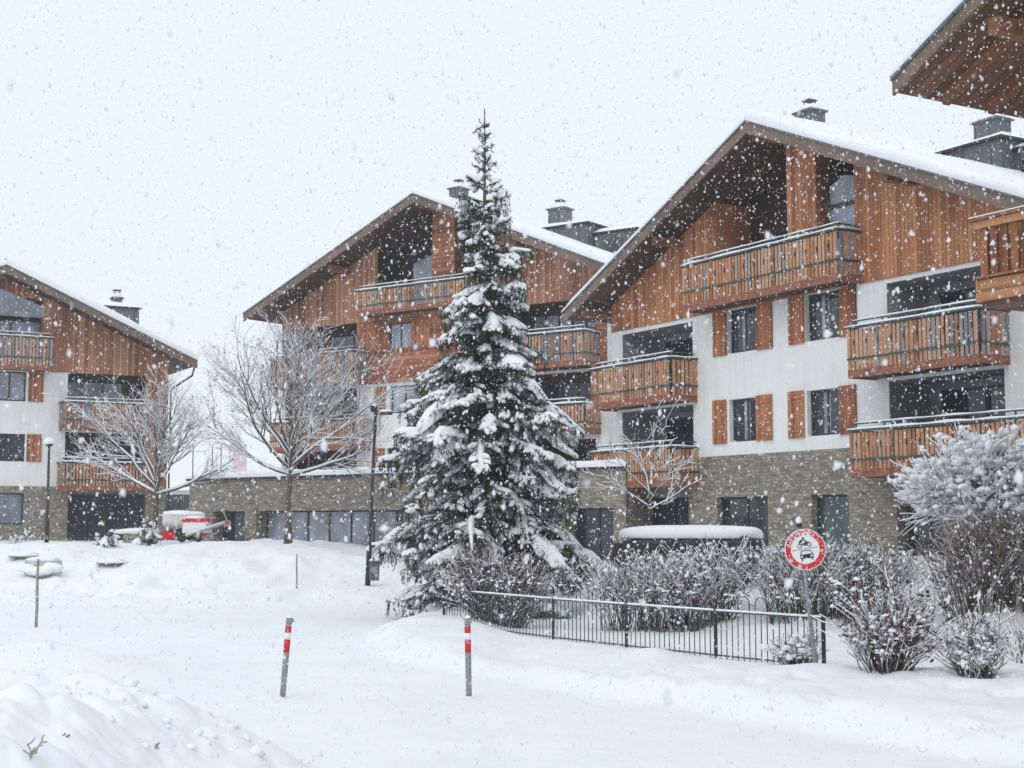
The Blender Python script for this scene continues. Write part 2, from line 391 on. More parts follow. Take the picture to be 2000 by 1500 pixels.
def roof(b, apex, left, right, v0, v1, snow=.4, snow_l=.2, th=.26, fasc=.42):
    """apex, left and right eave points (u,z) of the front edge, top side of the roof"""
    for nm, (A, B), sn in (('left', (left, apex), snow_l), ('right', (apex, right), snow)):
        dx, dz = B[0]-A[0], B[1]-A[1]; L = math.hypot(dx, dz); nx, nz = dz/L*-1, dx/L   # up normal
        def off(p, d): return (p[0]+nx*d, p[1]+nz*d)
        def vert(p, d): return (p[0], p[1]+d)
        m = MB(); m.prism([vert(A,-th), vert(B,-th), vert(B,-.03), vert(A,-.03)], v0+.06, v1)
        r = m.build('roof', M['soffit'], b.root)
        m = MB(); m.prism([vert(A,-fasc), vert(B,-fasc), vert(B,-.05), vert(A,-.05)], v0, v0+.057)
        m.build('fascia', M['fascia'], r)
        m = MB(); m.prism([vert(A,-.06), vert(B,-.06), vert(B,0), vert(A,0)], v0-.04, v1+.02)
        m.build('roof_edge', M['zinc'], r)
        # snow blanket with a rounded, slightly wavy front lip
        m = MB(); nseg = int(L/.35)+2; prof = [(-.02,0),(-.05,.35),(-.03,.75),(.08,.97),(.3,1.0),(1.2,1.0)]
        rows = []
        for i in range(nseg+1):
            t = i/nseg; p = (A[0]+dx*t, A[1]+dz*t); hh = sn*(.9+.35*mnoise.noise(Vector((p[0]*.5, v0, 3))))
            endf = 1.0
            if nm == 'left' and t < .04: endf = .55
            if nm == 'right' and t > .97: endf = .6
            row = [(p[0], v0+q[0], p[1]+hh*q[1]*endf+.002) for q in prof]
            row += [(p[0], v1, p[1]+hh*endf+.002)]
            rows.append(row)
        k = len(rows[0])
        m.add([q for row in rows for q in row], [(i*k+j, (i+1)*k+j, (i+1)*k+j+1, i*k+j+1) for i in range(nseg) for j in range(k-1)])
        # eave end closing
        e = rows[0] if nm == 'left' else rows[-1]; pe = A if nm == 'left' else B
        m.add([(q[0],q[1],pe[1]) for q in e] + e, [(j, j+1, k+j+1, k+j) for j in range(k-1)])
        m.build('roof_snow', M['snow_soft'], r, smooth=True)
def purlins(b, pts, v0, v1=0.0, s=.13):
    for u, z in pts:
        m = MB(); m.box(u-s, u+s, v0, v1, z-.32, z-.02); m.build('purlin', M['beam'], b.root)
def balcony(b, u0, u1, zb, zr, depth, seed=0, left_end=True, right_end=True, grey=.3, line=.36, rail2=.2, sn=.07, rot=None):
    rng = random.Random(seed); vf = -depth
    m = MB(); m.box(u0+.03,u1-.03,vf+.03,-.002,zb+.02,zb+.2)
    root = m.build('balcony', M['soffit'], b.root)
    m = MB(); m.box(u0,u1,vf-.03,vf+.03,zb-.02,zb+.24)
    if right_end: m.box(u1-.03,u1+.03,vf+.031,-.003,zb-.02,zb+.24)
    if left_end: m.box(u0-.03,u0+.03,vf+.031,-.003,zb-.02,zb+.24)
    m.build('edge_board', M['red_board'], root)
    H = zr-zb; zl = zb + H*line; m = MB(); hl = MB()
    def run(a0, a1, fixed, alongu):
        n = max(3, int(abs(a1-a0)/.165)); st = (a1-a0)/n
        for i in range(n):
            c = a0+st*(i+.5); hw = abs(st)*.5-.017*(1+rng.random())
            m.tone = min(1, max(0, rng.choice([.28,.4,.5,.55,.62,.7]) + (rng.random()-.5)*.2 + (grey if rng.random() < grey else 0)))
            j = rng.random()*.012
            if alongu:
                m.box(c-hw,c+hw,fixed-.052-j,fixed-.03-j,zl+.04,zr-.1); m.tone = max(0,m.tone-.08)
                m.box(c-hw,c+hw,fixed-.04,fixed-.02,zb+.22,zl-.03)
                if i % 3 == 1:
                    zc = zr-.1-H*.26; e = c+hw
                    hl.prism([(e, zc-.11),(e+.03,zc-.02),(e+.034,zc+.05),(e,zc+.1),(e-.034,zc+.05),(e-.03,zc-.02)], fixed-.072, fixed-.066)  # solid black drops stand for the shade inside cut-outs
            else:
                m.box(fixed+.03+j,fixed+.052+j,c-hw,c+hw,zl+.04,zr-.1); m.tone = max(0,m.tone-.08)
                m.box(fixed+.02,fixed+.04,c-hw,c+hw,zb+.22,zl-.03)
    run(u0, u1, vf, True)
    if right_end: run(vf+.02, -.02, u1, False)
    if left_end:
        run(vf+.02, -.02, u0-.08, False)
    k0 = len(m.v); m.v += hl.v; m.t += hl.t; m.f += [tuple(i+k0 for i in f) for f in hl.f]; m.m += [1]*len(hl.f)
    m.build('slats', [M['slat'], M['black']], root)
    m = MB(); m.box(u0,u1,vf-.07,vf+.0,zl-.03,zl+.025); m.box(u0,u1,vf-.02,vf+.02,zr-.2,zr-.12)
    m.box(u0-.06,u1+.06,vf-.1,vf+.05,zr-.06,zr)
    if right_end: m.box(u1-.02,u1+.07,vf+.051,-.003,zl-.03,zl+.025); m.box(u1-.05,u1+.1,vf+.051,-.003,zr-.06,zr)
    if left_end: m.box(u0-.1,u0+.05,vf+.051,-.003,zr-.06,zr)
    # slim metal rail above, set back, on little posts
    m.box(u0+.06,u1-.06,vf+.1,vf+.15,zr+rail2-.04,zr+rail2)
    if right_end: m.box(u1-.15,u1-.1,vf+.151,-.003,zr+rail2-.04,zr+rail2)
    k = max(2, int((u1-u0)/1.1))
    for i in range(k+1):
        c = u0+.1+(u1-u0-.2)*i/k; m.box(c-.02,c+.02,vf+.105,vf+.145,zr-.3,zr+rail2-.04)
    m.build('handrail', M['green'], root)
    m = MB()
    def strip(p, q, w_, h_):
        n = 24; P = Vector(p); Q = Vector(q); d = (Q-P); side = Vector((d.y,-d.x,0)).normalized()
        rows = []
        for i in range(n+1):
            c = P+d*i/n; hh = h_*(.8+.5*mnoise.noise(Vector((c.x*1.3, c.y*1.3, seed)))) * (.6 if i in (0,n) else 1)
            rows.append([tuple(c+side*w_*a+Vector((0,0,hh*z_))) for a, z_ in ((-1,0),(-1.05,.5),(-.6,1),(.6,1),(1.05,.5),(1,0))])
        m.add([x for r_ in rows for x in r_], [(i*6+j,(i+1)*6+j,(i+1)*6+j+1,i*6+j+1) for i in range(n) for j in range(5)] + [tuple(range(6)), tuple(range(n*6+5,n*6-1,-1))])
    strip((u0-.07,vf-.025,zr), (u1+.06,vf-.025,zr), .075, sn)
    strip((u0+.06,vf+.125,zr+rail2), (u1-.06,vf+.125,zr+rail2), .03, sn*.7)
    if right_end: strip((u1+.025,vf+.05,zr), (u1+.025,-.01,zr), .07, sn*.9)
    m.build('rail_snow', M['snow_soft'], root, smooth=True)
    return root
def side_walls(b, u0, u1, z0, ztop_l, ztop_r, v1, mat, apex=None):
    m = MB()
    m.quad((u0,0,z0),(u0,0,ztop_l),(u0,v1,ztop_l),(u0,v1,z0))
    m.quad((u1,0,z0),(u1,v1,z0),(u1,v1,ztop_r),(u1,0,ztop_r))
    pts = [(u0,v1,z0),(u1,v1,z0),(u1,v1,ztop_r)] + ([(apex[0],v1,apex[1])] if apex else []) + [(u0,v1,ztop_l)]
    m.add(pts, [tuple(range(len(pts)))])
    m.build('side_wall', mat, b.root)
def chimney(b, u, v, z0, z1, w=.45, d=.35):
    m = MB(); m.box(u-w,u+w,v-d,v+d,z0,z1)
    for i in range(5): m.box(u-w-.015,u-w+.01 ,v-d,v+d,z0,z0+.001)
    r = m.build('chimney', M['zinc'], b.root)
    m = MB(); m.box(u-w-.08,u+w+.08,v-d-.08,v+d+.08,z1,z1+.07); m.box(u-.2,u+.2,v-.2,v+.2,z1+.45,z1+.5)
    for sx in (-.14,.14):
        for sy in (-.14,.14): m.box(u+sx-.015,u+sx+.015,v+sy-.015,v+sy+.015,z1+.07,z1+.45)
    m.build('chimney_cap', M['zinc'], r)
    m = MB(); m.blob((u,v,z1+.12), w*1.05, d*1.15, .26, .08, 2); m.build('snow_cap', M['snow_soft'], r, smooth=True)
def dormer(b, u0, u1, v0, v1, z0, z1, glass=None):
    m = MB(); m.box(u0,u1,v0,v1,z0,z1); r = m.build('dormer', M['zinc'], b.root)
    m = MB(); m.box(u0-.12,u1+.12,v0-.12,v1+.12,z1,z1+.08); m.build('dormer_roof', M['metal_d'], r)
    m = MB(); n = 14
    V = []
    for i in range(n+1):
        for j in range(n+1):
            a, c = i/n, j/n; e = min(a,1-a,c,1-c)
            V.append((u0-.12+(u1-u0+.24)*a, v0-.12+(v1-v0+.24)*c, z1+.08+.34*(1-(1-min(1,e*6))**2)**.5*(.9+.25*mnoise.noise(Vector((a*3,c*3,u0))))))
    m.add(V, [(i*(n+1)+j,(i+1)*(n+1)+j,(i+1)*(n+1)+j+1,i*(n+1)+j+1) for i in range(n) for j in range(n)])
    m.build('snow_cap', M['snow_soft'], r, smooth=True)
    for g in glass or []:
        q = MB(); q.box(g[0],g[1],g[2]-.04,g[2]+.02,g[3],g[4]) if len(g)==5 else None
        q.build('dormer_window', M['glass'], r)
def line(p, q): a = (q[1]-p[1])/(q[0]-p[0]); return a, p[1]-a*p[0]
def loggia(b, name_mat, u0, u1, z0, z1, d, glass):
    """back wall, floor and sliding doors of a recessed balcony; the side reveals belong to the front wall"""
    m = MB(); m.quad((u0-.01,d,z0),(u1+.01,d,z0),(u1+.01,d,z1),(u0-.01,d,z1)); m.quad((u0+.003,.004,z0),(u0+.003,.004,z1),(u0+.003,d,z1),(u0+.003,d,z0)); m.quad((u1-.003,.004,z1),(u1-.003,.004,z0),(u1-.003,d,z0),(u1-.003,d,z1)); m.quad((u0,.004,z1-.003),(u1,.004,z1-.003),(u1,d,z1-.003),(u0,d,z1-.003)); m.build('recess_wall', M[name_mat], b.root)  # darker grey sheets cover the recess back, sides and ceiling
    for (a, c, g, mu) in glass:
        window(b, u0+(u1-u0)*a, u0+(u1-u0)*c, z0+.05, z1-.25, d-.01, g, mu)

GRP = 'timber and plaster chalets around the snowy square'
# ---------- the chalet on the right
b = Bld('chalet', -720, 1534, 48.2, 'chalet with white plaster storeys and orange gable, right of the tall spruce', 'house', GRP)
VO = -1.6
apex = b.uz(1456, 235, VO); el = b.uz(1098, 611, VO); er_ = b.uz(2000, 387, VO)
a_r, c_r = line(apex, er_); er = (apex[0]+(apex[0]-el[0])*1.04, a_r*(apex[0]+(apex[0]-el[0])*1.04)+c_r)
a_l, c_l = line(el, apex); TH = .26
roof(b, apex, el, er, VO, 15, .38, .2)
uL = b.u(1197, 760); uR = er[0]-1.6
z_st = (b.z(1370,890)+b.z(1660,878))/2; z_bd = (b.z(1353,621)+b.z(1930,504)+b.z(1205,648))/3
WZ0 = -1.5
clips = [(a_l, c_l-TH-.01), (a_r, c_r-TH-.01)]
zf1 = b.z(1353,785,0)+.12; zf0 = b.z(1359, 948, 0)+.15       # balcony floors
# ground floor
gh = [(b.u(1400,1000), b.u(1500,1000), b.z(1450,1045), b.z(1450,970), .35), (b.u(1585,1000), b.u(1658,1000), b.z(1620,1045), b.z(1620,966), .35),
      (b.u(1222,1000), b.u(1345,1000), WZ0, b.z(1290,972), .5), (b.u(1752,1000), b.u(1840,1000), .7, b.z(1800,988), .5), (b.u(1935,1050), b.u(1985,1050), .8, b.z(1960,1040), .5)]
gh[0] = (gh[0][0], gh[0][1], 1.55, gh[0][3], .35); gh[1] = (gh[1][0], gh[1][1], 1.5, gh[1][3], .35)
wall(b, 'stone_wall', M['stone'], uL, uR, WZ0, z_st, gh)
window(b, gh[0][0], gh[0][1], gh[0][2], gh[0][3], .3, 'glass', 1); window(b, gh[1][0], gh[1][1], gh[1][2], gh[1][3], .3, 'glass_g', 0)
window(b, gh[2][0], gh[2][1], .6, gh[2][3], .45, 'glass', 2); window(b, gh[3][0], gh[3][1], .7, gh[3][3], .45, 'glass', 1, 1); window(b, gh[4][0], gh[4][1], .8, gh[4][3], .45, 'glass', 0)
# white storeys
lz1 = b.z(1353,628); lz0 = b.z(1353,790)
winz = [(b.z(1434,690), b.z(1421,606)), (b.z(1440,863), b.z(1425,781))]
wz2 = [(b.z(1576,667), b.z(1573,574)), (b.z(1580,853), b.z(1576,766))]
H = []
LG = [(b.u(1216,640), b.u(1353,640), zf1, lz1, 1.7), (b.u(1216,830), b.u(1355,830), zf0, lz0, 1.7)]
RG = [(b.u(1732,560), b.u(1963,560), zf1, lz1+.02, 1.7), (b.u(1737,760), b.u(1963,760), zf0, lz0+.02, 1.7)]
W1 = [(b.u(1421,640), b.u(1479,640), *winz[0], .3), (b.u(1425,820), b.u(1483,820), *winz[1], .3)]
W2 = [(b.u(1573,610), b.u(1640,610), *winz[0], .3), (b.u(1577,800), b.u(1643,800), *winz[1], .3)]
z_bdw = z_bd
wall(b, 'plaster_wall', M['plaster'], uL, uR, z_st, z_bdw, LG+RG+W1+W2, v=-.012)
for k in range(2):
    loggia(b, 'plaster_g', *LG[k][:4], 1.69, [(.12,.58,'glass',1),(.585,.995,'glass_l' if k == 0 else 'glass_g',1)])  # upper pale panes: reflections put into the glass colour
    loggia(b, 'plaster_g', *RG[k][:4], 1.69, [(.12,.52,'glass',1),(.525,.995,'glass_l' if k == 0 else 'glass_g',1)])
    for W, a0, a1, s0, s1 in ((W1[k], 1394.5, 1420.5, 1479.5, 1510), (W2[k], 1542, 1572.5, 1642, 1675)):
        yy = 640 if k == 0 else 820
        window(b, W[0]+.0, W[1], W[2], W[3], .22, 'glass', 1, refl_strip=(.36,.56,.0))
        shutter(b, b.u(a0,yy), b.u(a1,yy), W[2]-.03, W[3]+.03, -.012); shutter(b, b.u(s0,yy), b.u(s1,yy), W[2]-.03, W[3]+.03, -.012)
# gable: cladding with a recessed loft loggia
zfl = b.z(1682, 545)+.1
LF0, LF1 = b.u(1400,470), b.u(1672,420); P0, P1 = b.u(1540,420), b.u(1597,420)
wall(b, 'gable_cladding', M['clad'], uL, uR, z_bdw, 30, [(LF0, LF1, zfl, 29.9, 1.6, 1)], v=-.06, clips=clips)
m = MB(); m.quad((uL,-.06,z_bdw),(uR,-.06,z_bdw),(uR,.1,z_bdw),(uL,.1,z_bdw)); m.build('cladding_base', M['frame'], b.root)
m = MB(); pol = [(LF0,zfl),(LF1,zfl),(LF1,a_r*LF1+c_r-TH-.02),(apex[0],apex[1]-TH-.02),(LF0,a_l*LF0+c_l-TH-.02)]
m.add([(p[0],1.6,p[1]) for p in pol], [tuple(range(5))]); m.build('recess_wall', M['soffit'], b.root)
m = MB(); pol = [(P0,zfl),(P1,zfl),(P1,a_r*P1+c_r-TH),(max(P0,apex[0]),a_r*max(P0,apex[0])+c_r-TH)]
m.prism(pol, -.055, .5); m.build('timber_pier', M['clad'], b.root)
window(b, LF0+1.0, P0+1.0, zfl+.05, zfl+2.5, 1.58, 'glass', 2); 
# slanted glazing at the right side of the loft
gx0, gx1 = b.u(1622,400,.35), b.u(1671,400,.35)
pol = [(gx0,zfl+.1),(gx1,zfl+.1),(gx1,b.z(1671,342,.35)),(b.u(1648,342,.35),b.z(1648,342,.35)),(gx0,b.z(1620,366,.35))]
m = MB(); m.prism(pol, .33, .37); lw = m.build('loft_window', M['glass_l'], b.root)  # sky reflection painted as a pale pane colour
m = MB(); m.box(gx0,gx1,.27,.325,b.z(1645,400,.3)-.06,b.z(1645,400,.3)+.08); m.box(gx0-.07,gx0,.27,.38,zfl,pol[4][1]); m.build('window_frame', M['frame'], lw)
purlins(b, [(apex[0],apex[1]-TH), (el[0]+.5*(apex[0]-el[0]), a_l*(el[0]+.5*(apex[0]-el[0]))+c_l-TH-.1), (er[0]+.5*(apex[0]-er[0]), a_r*(er[0]+.5*(apex[0]-er[0]))+c_r-TH-.1), (uL-.1,a_l*(uL-.1)+c_l-TH-.1)], VO+.35, -.065)
DB = 1.15
u0, u1 = b.u(1156,740,-DB), b.u(1310,740,-DB)
balcony(b, u0, u1, b.z(1230,792,-DB), b.z(1153,722,-DB), DB, 1, grey=.15)
balcony(b, u0, u1, b.z(1230,952,-DB), b.z(1153,883,-DB), DB, 2, grey=.15)
u0, u1 = b.u(1657,690,-DB), b.u(1914,690,-DB)
balcony(b, u0, u1, b.z(1700,733,-DB), b.z(1656,640,-DB), DB, 3, grey=.38)
balcony(b, u0, u1+3.5, b.z(1700,930,-DB), b.z(1660,840,-DB), DB, 4, grey=.1)
u0, u1 = b.u(1335,560,-.95), b.u(1638,560,-.95)
balcony(b, u0, u1, zfl-.22, b.z(1620,449,-.95), .95, 5, grey=.2, line=.4)
side_walls(b, uL, uR, WZ0, a_l*uL+c_l-TH, a_r*uR+c_r-TH, 14.4, M['plaster'], (apex[0],apex[1]-TH))
def on_roof(b, x, y, ac, v=0): pass
cu, cz = b.uz(1582, 238, 4.0); chimney(b, cu, 4.0, a_r*cu+c_r-.2, b.z(1582,222,4.0), .42)
m = MB(); du0 = b.u(1620,262,4.6)
cu2 = b.u(1940, 262, 5.0)
dz = b.z(1952, 262, 2.6); dormer(b, b.u(1700,300,2.6), b.u(1955,300,2.6), 2.6, 9.5, dz-3.4, dz-.12)
chimney(b, b.u(1938,250,6.0), 6.0, dz-.3, b.z(1938,240,6.0), .48)
ud = b.u(1955,300,2.6); dormer(b, ud+.01, ud+4, 3.2, 9.4, dz-3.6, dz-.45, [(ud+.3,ud+1.5,3.18,dz-2.2,dz-.8)])

# ---------- the chalet in the middle
b = Bld('chalet', -3000, 1140, 63.5, 'taller chalet with dark timber gable behind the spruce, between the other two', 'house', GRP)
VO = -1.8
apex = b.uz(806, 377, VO); el = b.uz(475, 612, VO); e2 = b.uz(1185, 516, VO)
a_r, c_r = line(apex, e2); ur_ = apex[0]+(apex[0]-el[0]); er = (ur_, a_r*ur_+c_r); a_l, c_l = line(el, apex)
roof(b, apex, el, er, VO, 16, .38, .15)
clips = [(a_l, c_l-TH-.01), (a_r, c_r-TH-.01)]
uL = b.u(552, 700); uR = er[0]-1.6; 
z_bd = b.z(690,632); z_w3 = b.z(760,748); z_b3 = b.z(700,690)
uc0, uc1 = b.u(697,690), b.u(1000,690)
r3 = (uL+.25, uc0, b.z(640,750,0)+.15, z_bd, 1.7); r3r = (uc1, uR-.6, r3[2], z_bd, 1.7)
w3 = (b.u(760,660), b.u(804,660), b.z(780,685), b.z(780,630), .2)
wall(b, 'timber_storey', M['clad_h'], uL, uR, z_w3, z_bd, [r3, r3r, w3], v=-.03)
window(b, *w3[:4], .12, 'glass_l', 1)
loggia(b, 'soffit', *r3[:4], 1.68, [(.30,1.0,'glass_l',1)]); loggia(b, 'soffit', *r3r[:4], 1.68, [(.0,.82,'glass_l',4)])
m = MB(); m.box(uc0+.02, uc1-.02, -.10, -.035, z_w3, z_b3-.05); m.build('timber_band', M['clad_h'], b.root)
m = MB(); m.box(uc0, uc1, -.2, -.035, z_b3-.045, z_b3+.06); m.build('string_course', M['beam'], b.root)
for a0, a1 in ((706,757),(806,842)): shutter(b, b.u(a0,660), b.u(a1,660), w3[2]-.05, w3[3]+.05, -.035)
zq = b.z(760,875)
w2 = (b.u(761,780), b.u(816,780), b.z(790,806), b.z(790,752), .25); w1 = (b.u(755,890), b.u(825,890), b.z(790,925), b.z(790,874), .25)
r2 = (uL+.25, b.u(697,800), b.z(640,870)+.15, b.z(640,762), 1.7); r2r = (uc1+.3, uR-.6, r2[2], r2[3], 1.7)
r1 = (uL+.25, b.u(697,880), b.z(700,960), b.z(640,878), 1.7); r1r = (uc1+1.8, uR-.6, r1[2], r1[3], 1.7)
wall(b, 'plaster_wall', M['plaster'], uL, uR, b.z(700,985), z_w3, [w2, w1, r2, r2r, r1, r1r], v=0)
for W in (w2, w1): window(b, *W[:4], .2, 'glass_l' if W is w2 else 'glass', 1)
shutter(b, b.u(733,780), b.u(754,780), w2[2]-.05, w2[3], 0); shutter(b, b.u(819,780), b.u(842,780), w2[2]-.05, w2[3], 0)
shutter(b, b.u(733,895), b.u(752,895), w1[2], w1[3], 0)
for r_ in (r2, r2r, r1, r1r): loggia(b, 'soffit', *r_[:4], 1.68, [(.1,.95,'glass',3)])
wall(b, 'stone_wall', M['stone'], uL, uR, -1.5, b.z(700,985), [])
zfl = b.z(700, 620)+.05; LF0, LF1 = b.u(740,500), b.u(960,500); P0, P1 = b.u(846,500), b.u(889,500)
wall(b, 'gable_cladding', M['clad_f'], uL, uR, z_bd, 40, [(LF0, LF1, zfl, 39.9, 1.6, 1)], v=-.06, clips=clips)
m = MB(); m.quad((uL,-.06,z_bd),(uR,-.06,z_bd),(uR,.1,z_bd),(uL,.1,z_bd)); m.build('cladding_base', M['frame'], b.root)
m = MB(); pol = [(LF0,zfl),(LF1,zfl),(LF1,a_r*LF1+c_r-TH-.02),(apex[0],apex[1]-TH-.02),(LF0,a_l*LF0+c_l-TH-.02)]
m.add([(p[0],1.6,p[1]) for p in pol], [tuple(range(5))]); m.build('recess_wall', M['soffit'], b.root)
m = MB(); m.prism([(P0,zfl),(P1,zfl),(P1,a_r*P1+c_r-TH),(P0,a_r*P0+c_r-TH)], -.055, .5); m.build('timber_pier', M['clad_h'], b.root)
window(b, LF0+.4, P0+.8, zfl+.05, zfl+2.8, 1.58, 'glass', 2); window(b, P1+.1, LF1-.1, zfl+.05, zfl+2.8, 1.0, 'glass', 1)
m = MB(); g0, g1 = b.u(808,520,.9), b.u(845,520,.9); m.prism([(g0,zfl),(g1,zfl),(g1,b.z(845,497,.9)),(g0,b.z(808,515,.9))], .88, .92); m.build('loft_window', M['glass_l'], b.root)
purlins(b, [(apex[0],apex[1]-TH), (el[0]+.5*(apex[0]-el[0]), a_l*(el[0]+.5*(apex[0]-el[0]))+c_l-TH-.1), (er[0]+.5*(apex[0]-er[0]), a_r*(er[0]+.5*(apex[0]-er[0]))+c_r-TH-.1)], VO+.35, -.065)
D2 = 1.2
balcony(b, b.u(697,590,-1), b.u(990,590,-1), b.z(760,610,-1), b.z(697,568,-1), 1.0, 11, grey=.5, left_end=False)
balcony(b, b.u(528,720,-D2), b.u(690,720,-D2), b.z(620,752,-D2), b.z(600,692,-D2), D2, 12, grey=.6, sn=.05)
balcony(b, b.u(1003,680,-D2), b.u(1140,680,-D2), b.z(1080,717,-D2), b.z(1100,647,-D2), D2, 13, grey=.5, left_end=False)
balcony(b, b.u(528,840,-D2), b.u(690,840,-D2), b.z(620,880,-D2), b.z(600,822,-D2), D2, 14, grey=.4, sn=.05)
balcony(b, b.u(1010,800,-D2), b.u(1142,800,-D2), b.z(1080,848,-D2), b.z(1138,786,-D2), D2, 15, grey=.2, left_end=False)
side_walls(b, uL, uR, -1.5, a_l*uL+c_l-TH, a_r*uR+c_r-TH, 15.5, M['plaster'], (apex[0],apex[1]-TH))
cu = b.u(896,380,4.0); chimney(b, cu, 4.0, a_r*cu+c_r-.3, b.z(896,371,4.0), .34)
dz = b.z(1100,443,2.2); dormer(b, b.u(1000,450,2.2), b.u(1148,450,2.2), 2.2, 9, dz-3.0, dz)
dormer(b, b.u(1148,450,2.2)+.01, b.u(1232,450,2.2), 2.7, 9, dz-3.7, dz-.45, [(b.u(1175,450,2.2),b.u(1205,450,2.2),2.68,dz-1.6,dz-.75)])
cu = b.u(1094,420,5.0); chimney(b, cu, 5.0, dz-.1, b.z(1094,411,5.0), .46)

# ---------- the chalet on the left
b = Bld('chalet', 6500, 130, 75.0, 'chalet cut off by the left edge of the picture, behind the left bare tree', 'house', GRP)
VO = -1.8
er = b.uz(386, 704, VO); q = b.uz(0, 510, VO); a_r, c_r = line(q, er)
apx = er[0]-9.6; apex = (apx, a_r*apx+c_r); elx = apx-9.6; el = (elx, er[1]); a_l, c_l = line(el, apex)
roof(b, apex, el, er, VO, 14, .4, .3)
clips = [(a_l, c_l-TH-.01), (a_r, c_r-TH-.01)]
uR = b.u(326, 850); uL = el[0]+1.5
z_bd = b.z(130,728); z_st = b.z(60,950); uc = b.u(131,800)
rr = [(uc, uR-1.2, b.z(200,835)+.15, z_bd, 1.6), (uc-.05, uR-1.2, b.z(200,955)+.15, b.z(200,846), 1.6)]
wl = [(b.u(-45,755), b.u(51,755), b.z(20,783), z_bd-.05, .25), (b.u(-45,870), b.u(49,870), b.z(20,901), b.z(20,847), .25)]
wall(b, 'plaster_wall', M['plaster'], uL, uR, z_st, z_bd, rr+wl, v=0)
for k in range(2):
    window(b, *wl[k][:4], .2, 'glass_l' if k == 0 else 'glass', 2); loggia(b, 'soffit', *rr[k][:4], 1.58, [(0,.8,'glass_l' if k == 0 else 'glass',2)])
    shutter(b, b.u(54,800), b.u(83,800), wl[k][2], wl[k][3], 0)
m = MB(); m.box(uR-1.2, uR+.02, -.05, -.004, z_st, z_bd); m.build('corner_cladding', M['clad_f'], b.root)
g = [(b.u(132,1000), b.u(284,1000), .3, b.z(200,965), .6), (b.u(-50,990), b.u(46,990), b.z(20,1024), b.z(20,963), .3)]
wall(b, 'stone_wall', M['stone'], uL, uR, -1, z_st, g, v=-.04)
window(b, *g[0][:4], .5, 'glass', 3); window(b, *g[1][:4], .2, 'glass_l', 1)
wall(b, 'gable_cladding', M['clad_f'], uL, uR, z_bd, 40, [(b.u(-300,600), b.u(83,600), b.z(50,712)+.1, b.z(83,585), 1.2)], v=-.06, clips=clips)
m = MB(); m.quad((uL,-.06,z_bd),(uR,-.06,z_bd),(uR,.1,z_bd),(uL,.1,z_bd)); m.build('cladding_base', M['frame'], b.root)
gu0, gu1 = b.u(-300,600,1), b.u(83,600,.5); gz0 = b.z(50,712)+.1
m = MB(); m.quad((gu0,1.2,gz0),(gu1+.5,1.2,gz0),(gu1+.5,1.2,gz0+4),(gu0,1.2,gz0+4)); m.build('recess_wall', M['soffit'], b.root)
window(b, gu0, gu1, gz0+.05, b.z(60,624), .6, 'glass_l', 5)
m = MB(); m.prism([(gu0,b.z(60,620)),(gu1,b.z(60,620)),(gu1,b.z(83,600)),(b.u(0,568,.5),b.z(0,568,.5)),(gu0,b.z(0,568,.5)+1)], -.08, -.05); m.build('loft_window', M['glass_l'], b.root)
balcony(b, b.u(-220,690,-1), b.u(103,690,-1), b.z(60,722,-1), b.z(60,657,-1), 1.0, 21, grey=.6, left_end=False)
balcony(b, b.u(125,800,-1), b.u(295,800,-1), b.z(180,840,-1), b.z(130,783,-1), 1.0, 22, grey=.5)
balcony(b, b.u(121,920,-1), b.u(290,920,-1), b.z(180,958,-1), b.z(130,901,-1), 1.0, 23, grey=.35)
side_walls(b, uL, uR, -1, a_l*uL+c_l-TH, a_r*uR+c_r-TH, 13.5, M['plaster'], (apex[0],apex[1]-TH))
dz = b.z(240,600,3); dormer(b, b.u(185,600,3), b.u(272,600,3), 3, 8, dz-2.5, dz-.05); chimney(b, b.u(228,590,4), 4, dz, b.z(228,584,4), .25, .25)
m = MB(); m.tube([(er[0]-.1,VO+.2,er[1]-.3),(er[0]-.15,VO+.4,er[1]-.75),(uR+.15,-.1,er[1]-1.4),(uR+.12,-.12,er[1]-2.2),(uR+.12,-.12,.5)], .05, 6); m.build('downpipe', M['metal_d'], b.root)

# ---------- flat stone annex in front of the middle chalet
b = Bld('stone_annex', -2750, 720, 61.5, 'low flat-roofed stone annex topped with snow, in front of the middle chalet', 'annex')
u0, u1 = b.u(370,960), b.u(1222,960); zt = b.z(720,930); zb_ = b.z(720,996)
oz = (-.8, zb_)
P = [478, 500]; ho = [(b.u(415,1020), b.u(478,1020), *oz, .8), (b.u(500,1020), b.u(800,1020), *oz, .8), (b.u(815,1020), b.u(1090,1020), *oz, .8), (b.u(1104,1020), b.u(1198,1020), *oz, .8)]
wall(b, 'stone_wall', M['stone'], u0, u1, -1.2, zt, ho)
for h_, mu, gl in ((ho[0],0,'glass'),(ho[1],6,'glass_l'),(ho[2],4,'glass'),(ho[3],1,'glass')): window(b, h_[0], h_[1], .2, h_[3], .7, gl, mu)
m = MB(); m.quad((u0,0,-1.2),(u0,0,zt),(u0,9,zt),(u0,9,-1.2)); m.quad((u1,0,-1.2),(u1,0,zt),(u1,9,zt),(u1,9,-1.2)); m.quad((u0,9,-1.2),(u0,9,zt),(u1,9,zt),(u1,9,-1.2)); m.build('side_wall', M['stone'], b.root)
m = MB(); m.box(u0-.12,u1+.1,-.12,9.1,zt,zt+.1); m.build('coping', M['metal_d'], b.root)
m = MB(); n = 60; V = []
for i in range(n+1):
    for j, (vv, hh) in enumerate(((-.12,0),(-.15,.5),(-.08,.9),(.1,1),(4,1),(9.1,1))):
        uu = u0-.12+(u1-u0+.22)*i/n; e = .4 if i in (0,n) else 1
        V.append((uu, vv, zt+.1+.27*hh*e*(1+.5*mnoise.noise(Vector((uu*.5,0,7))))))
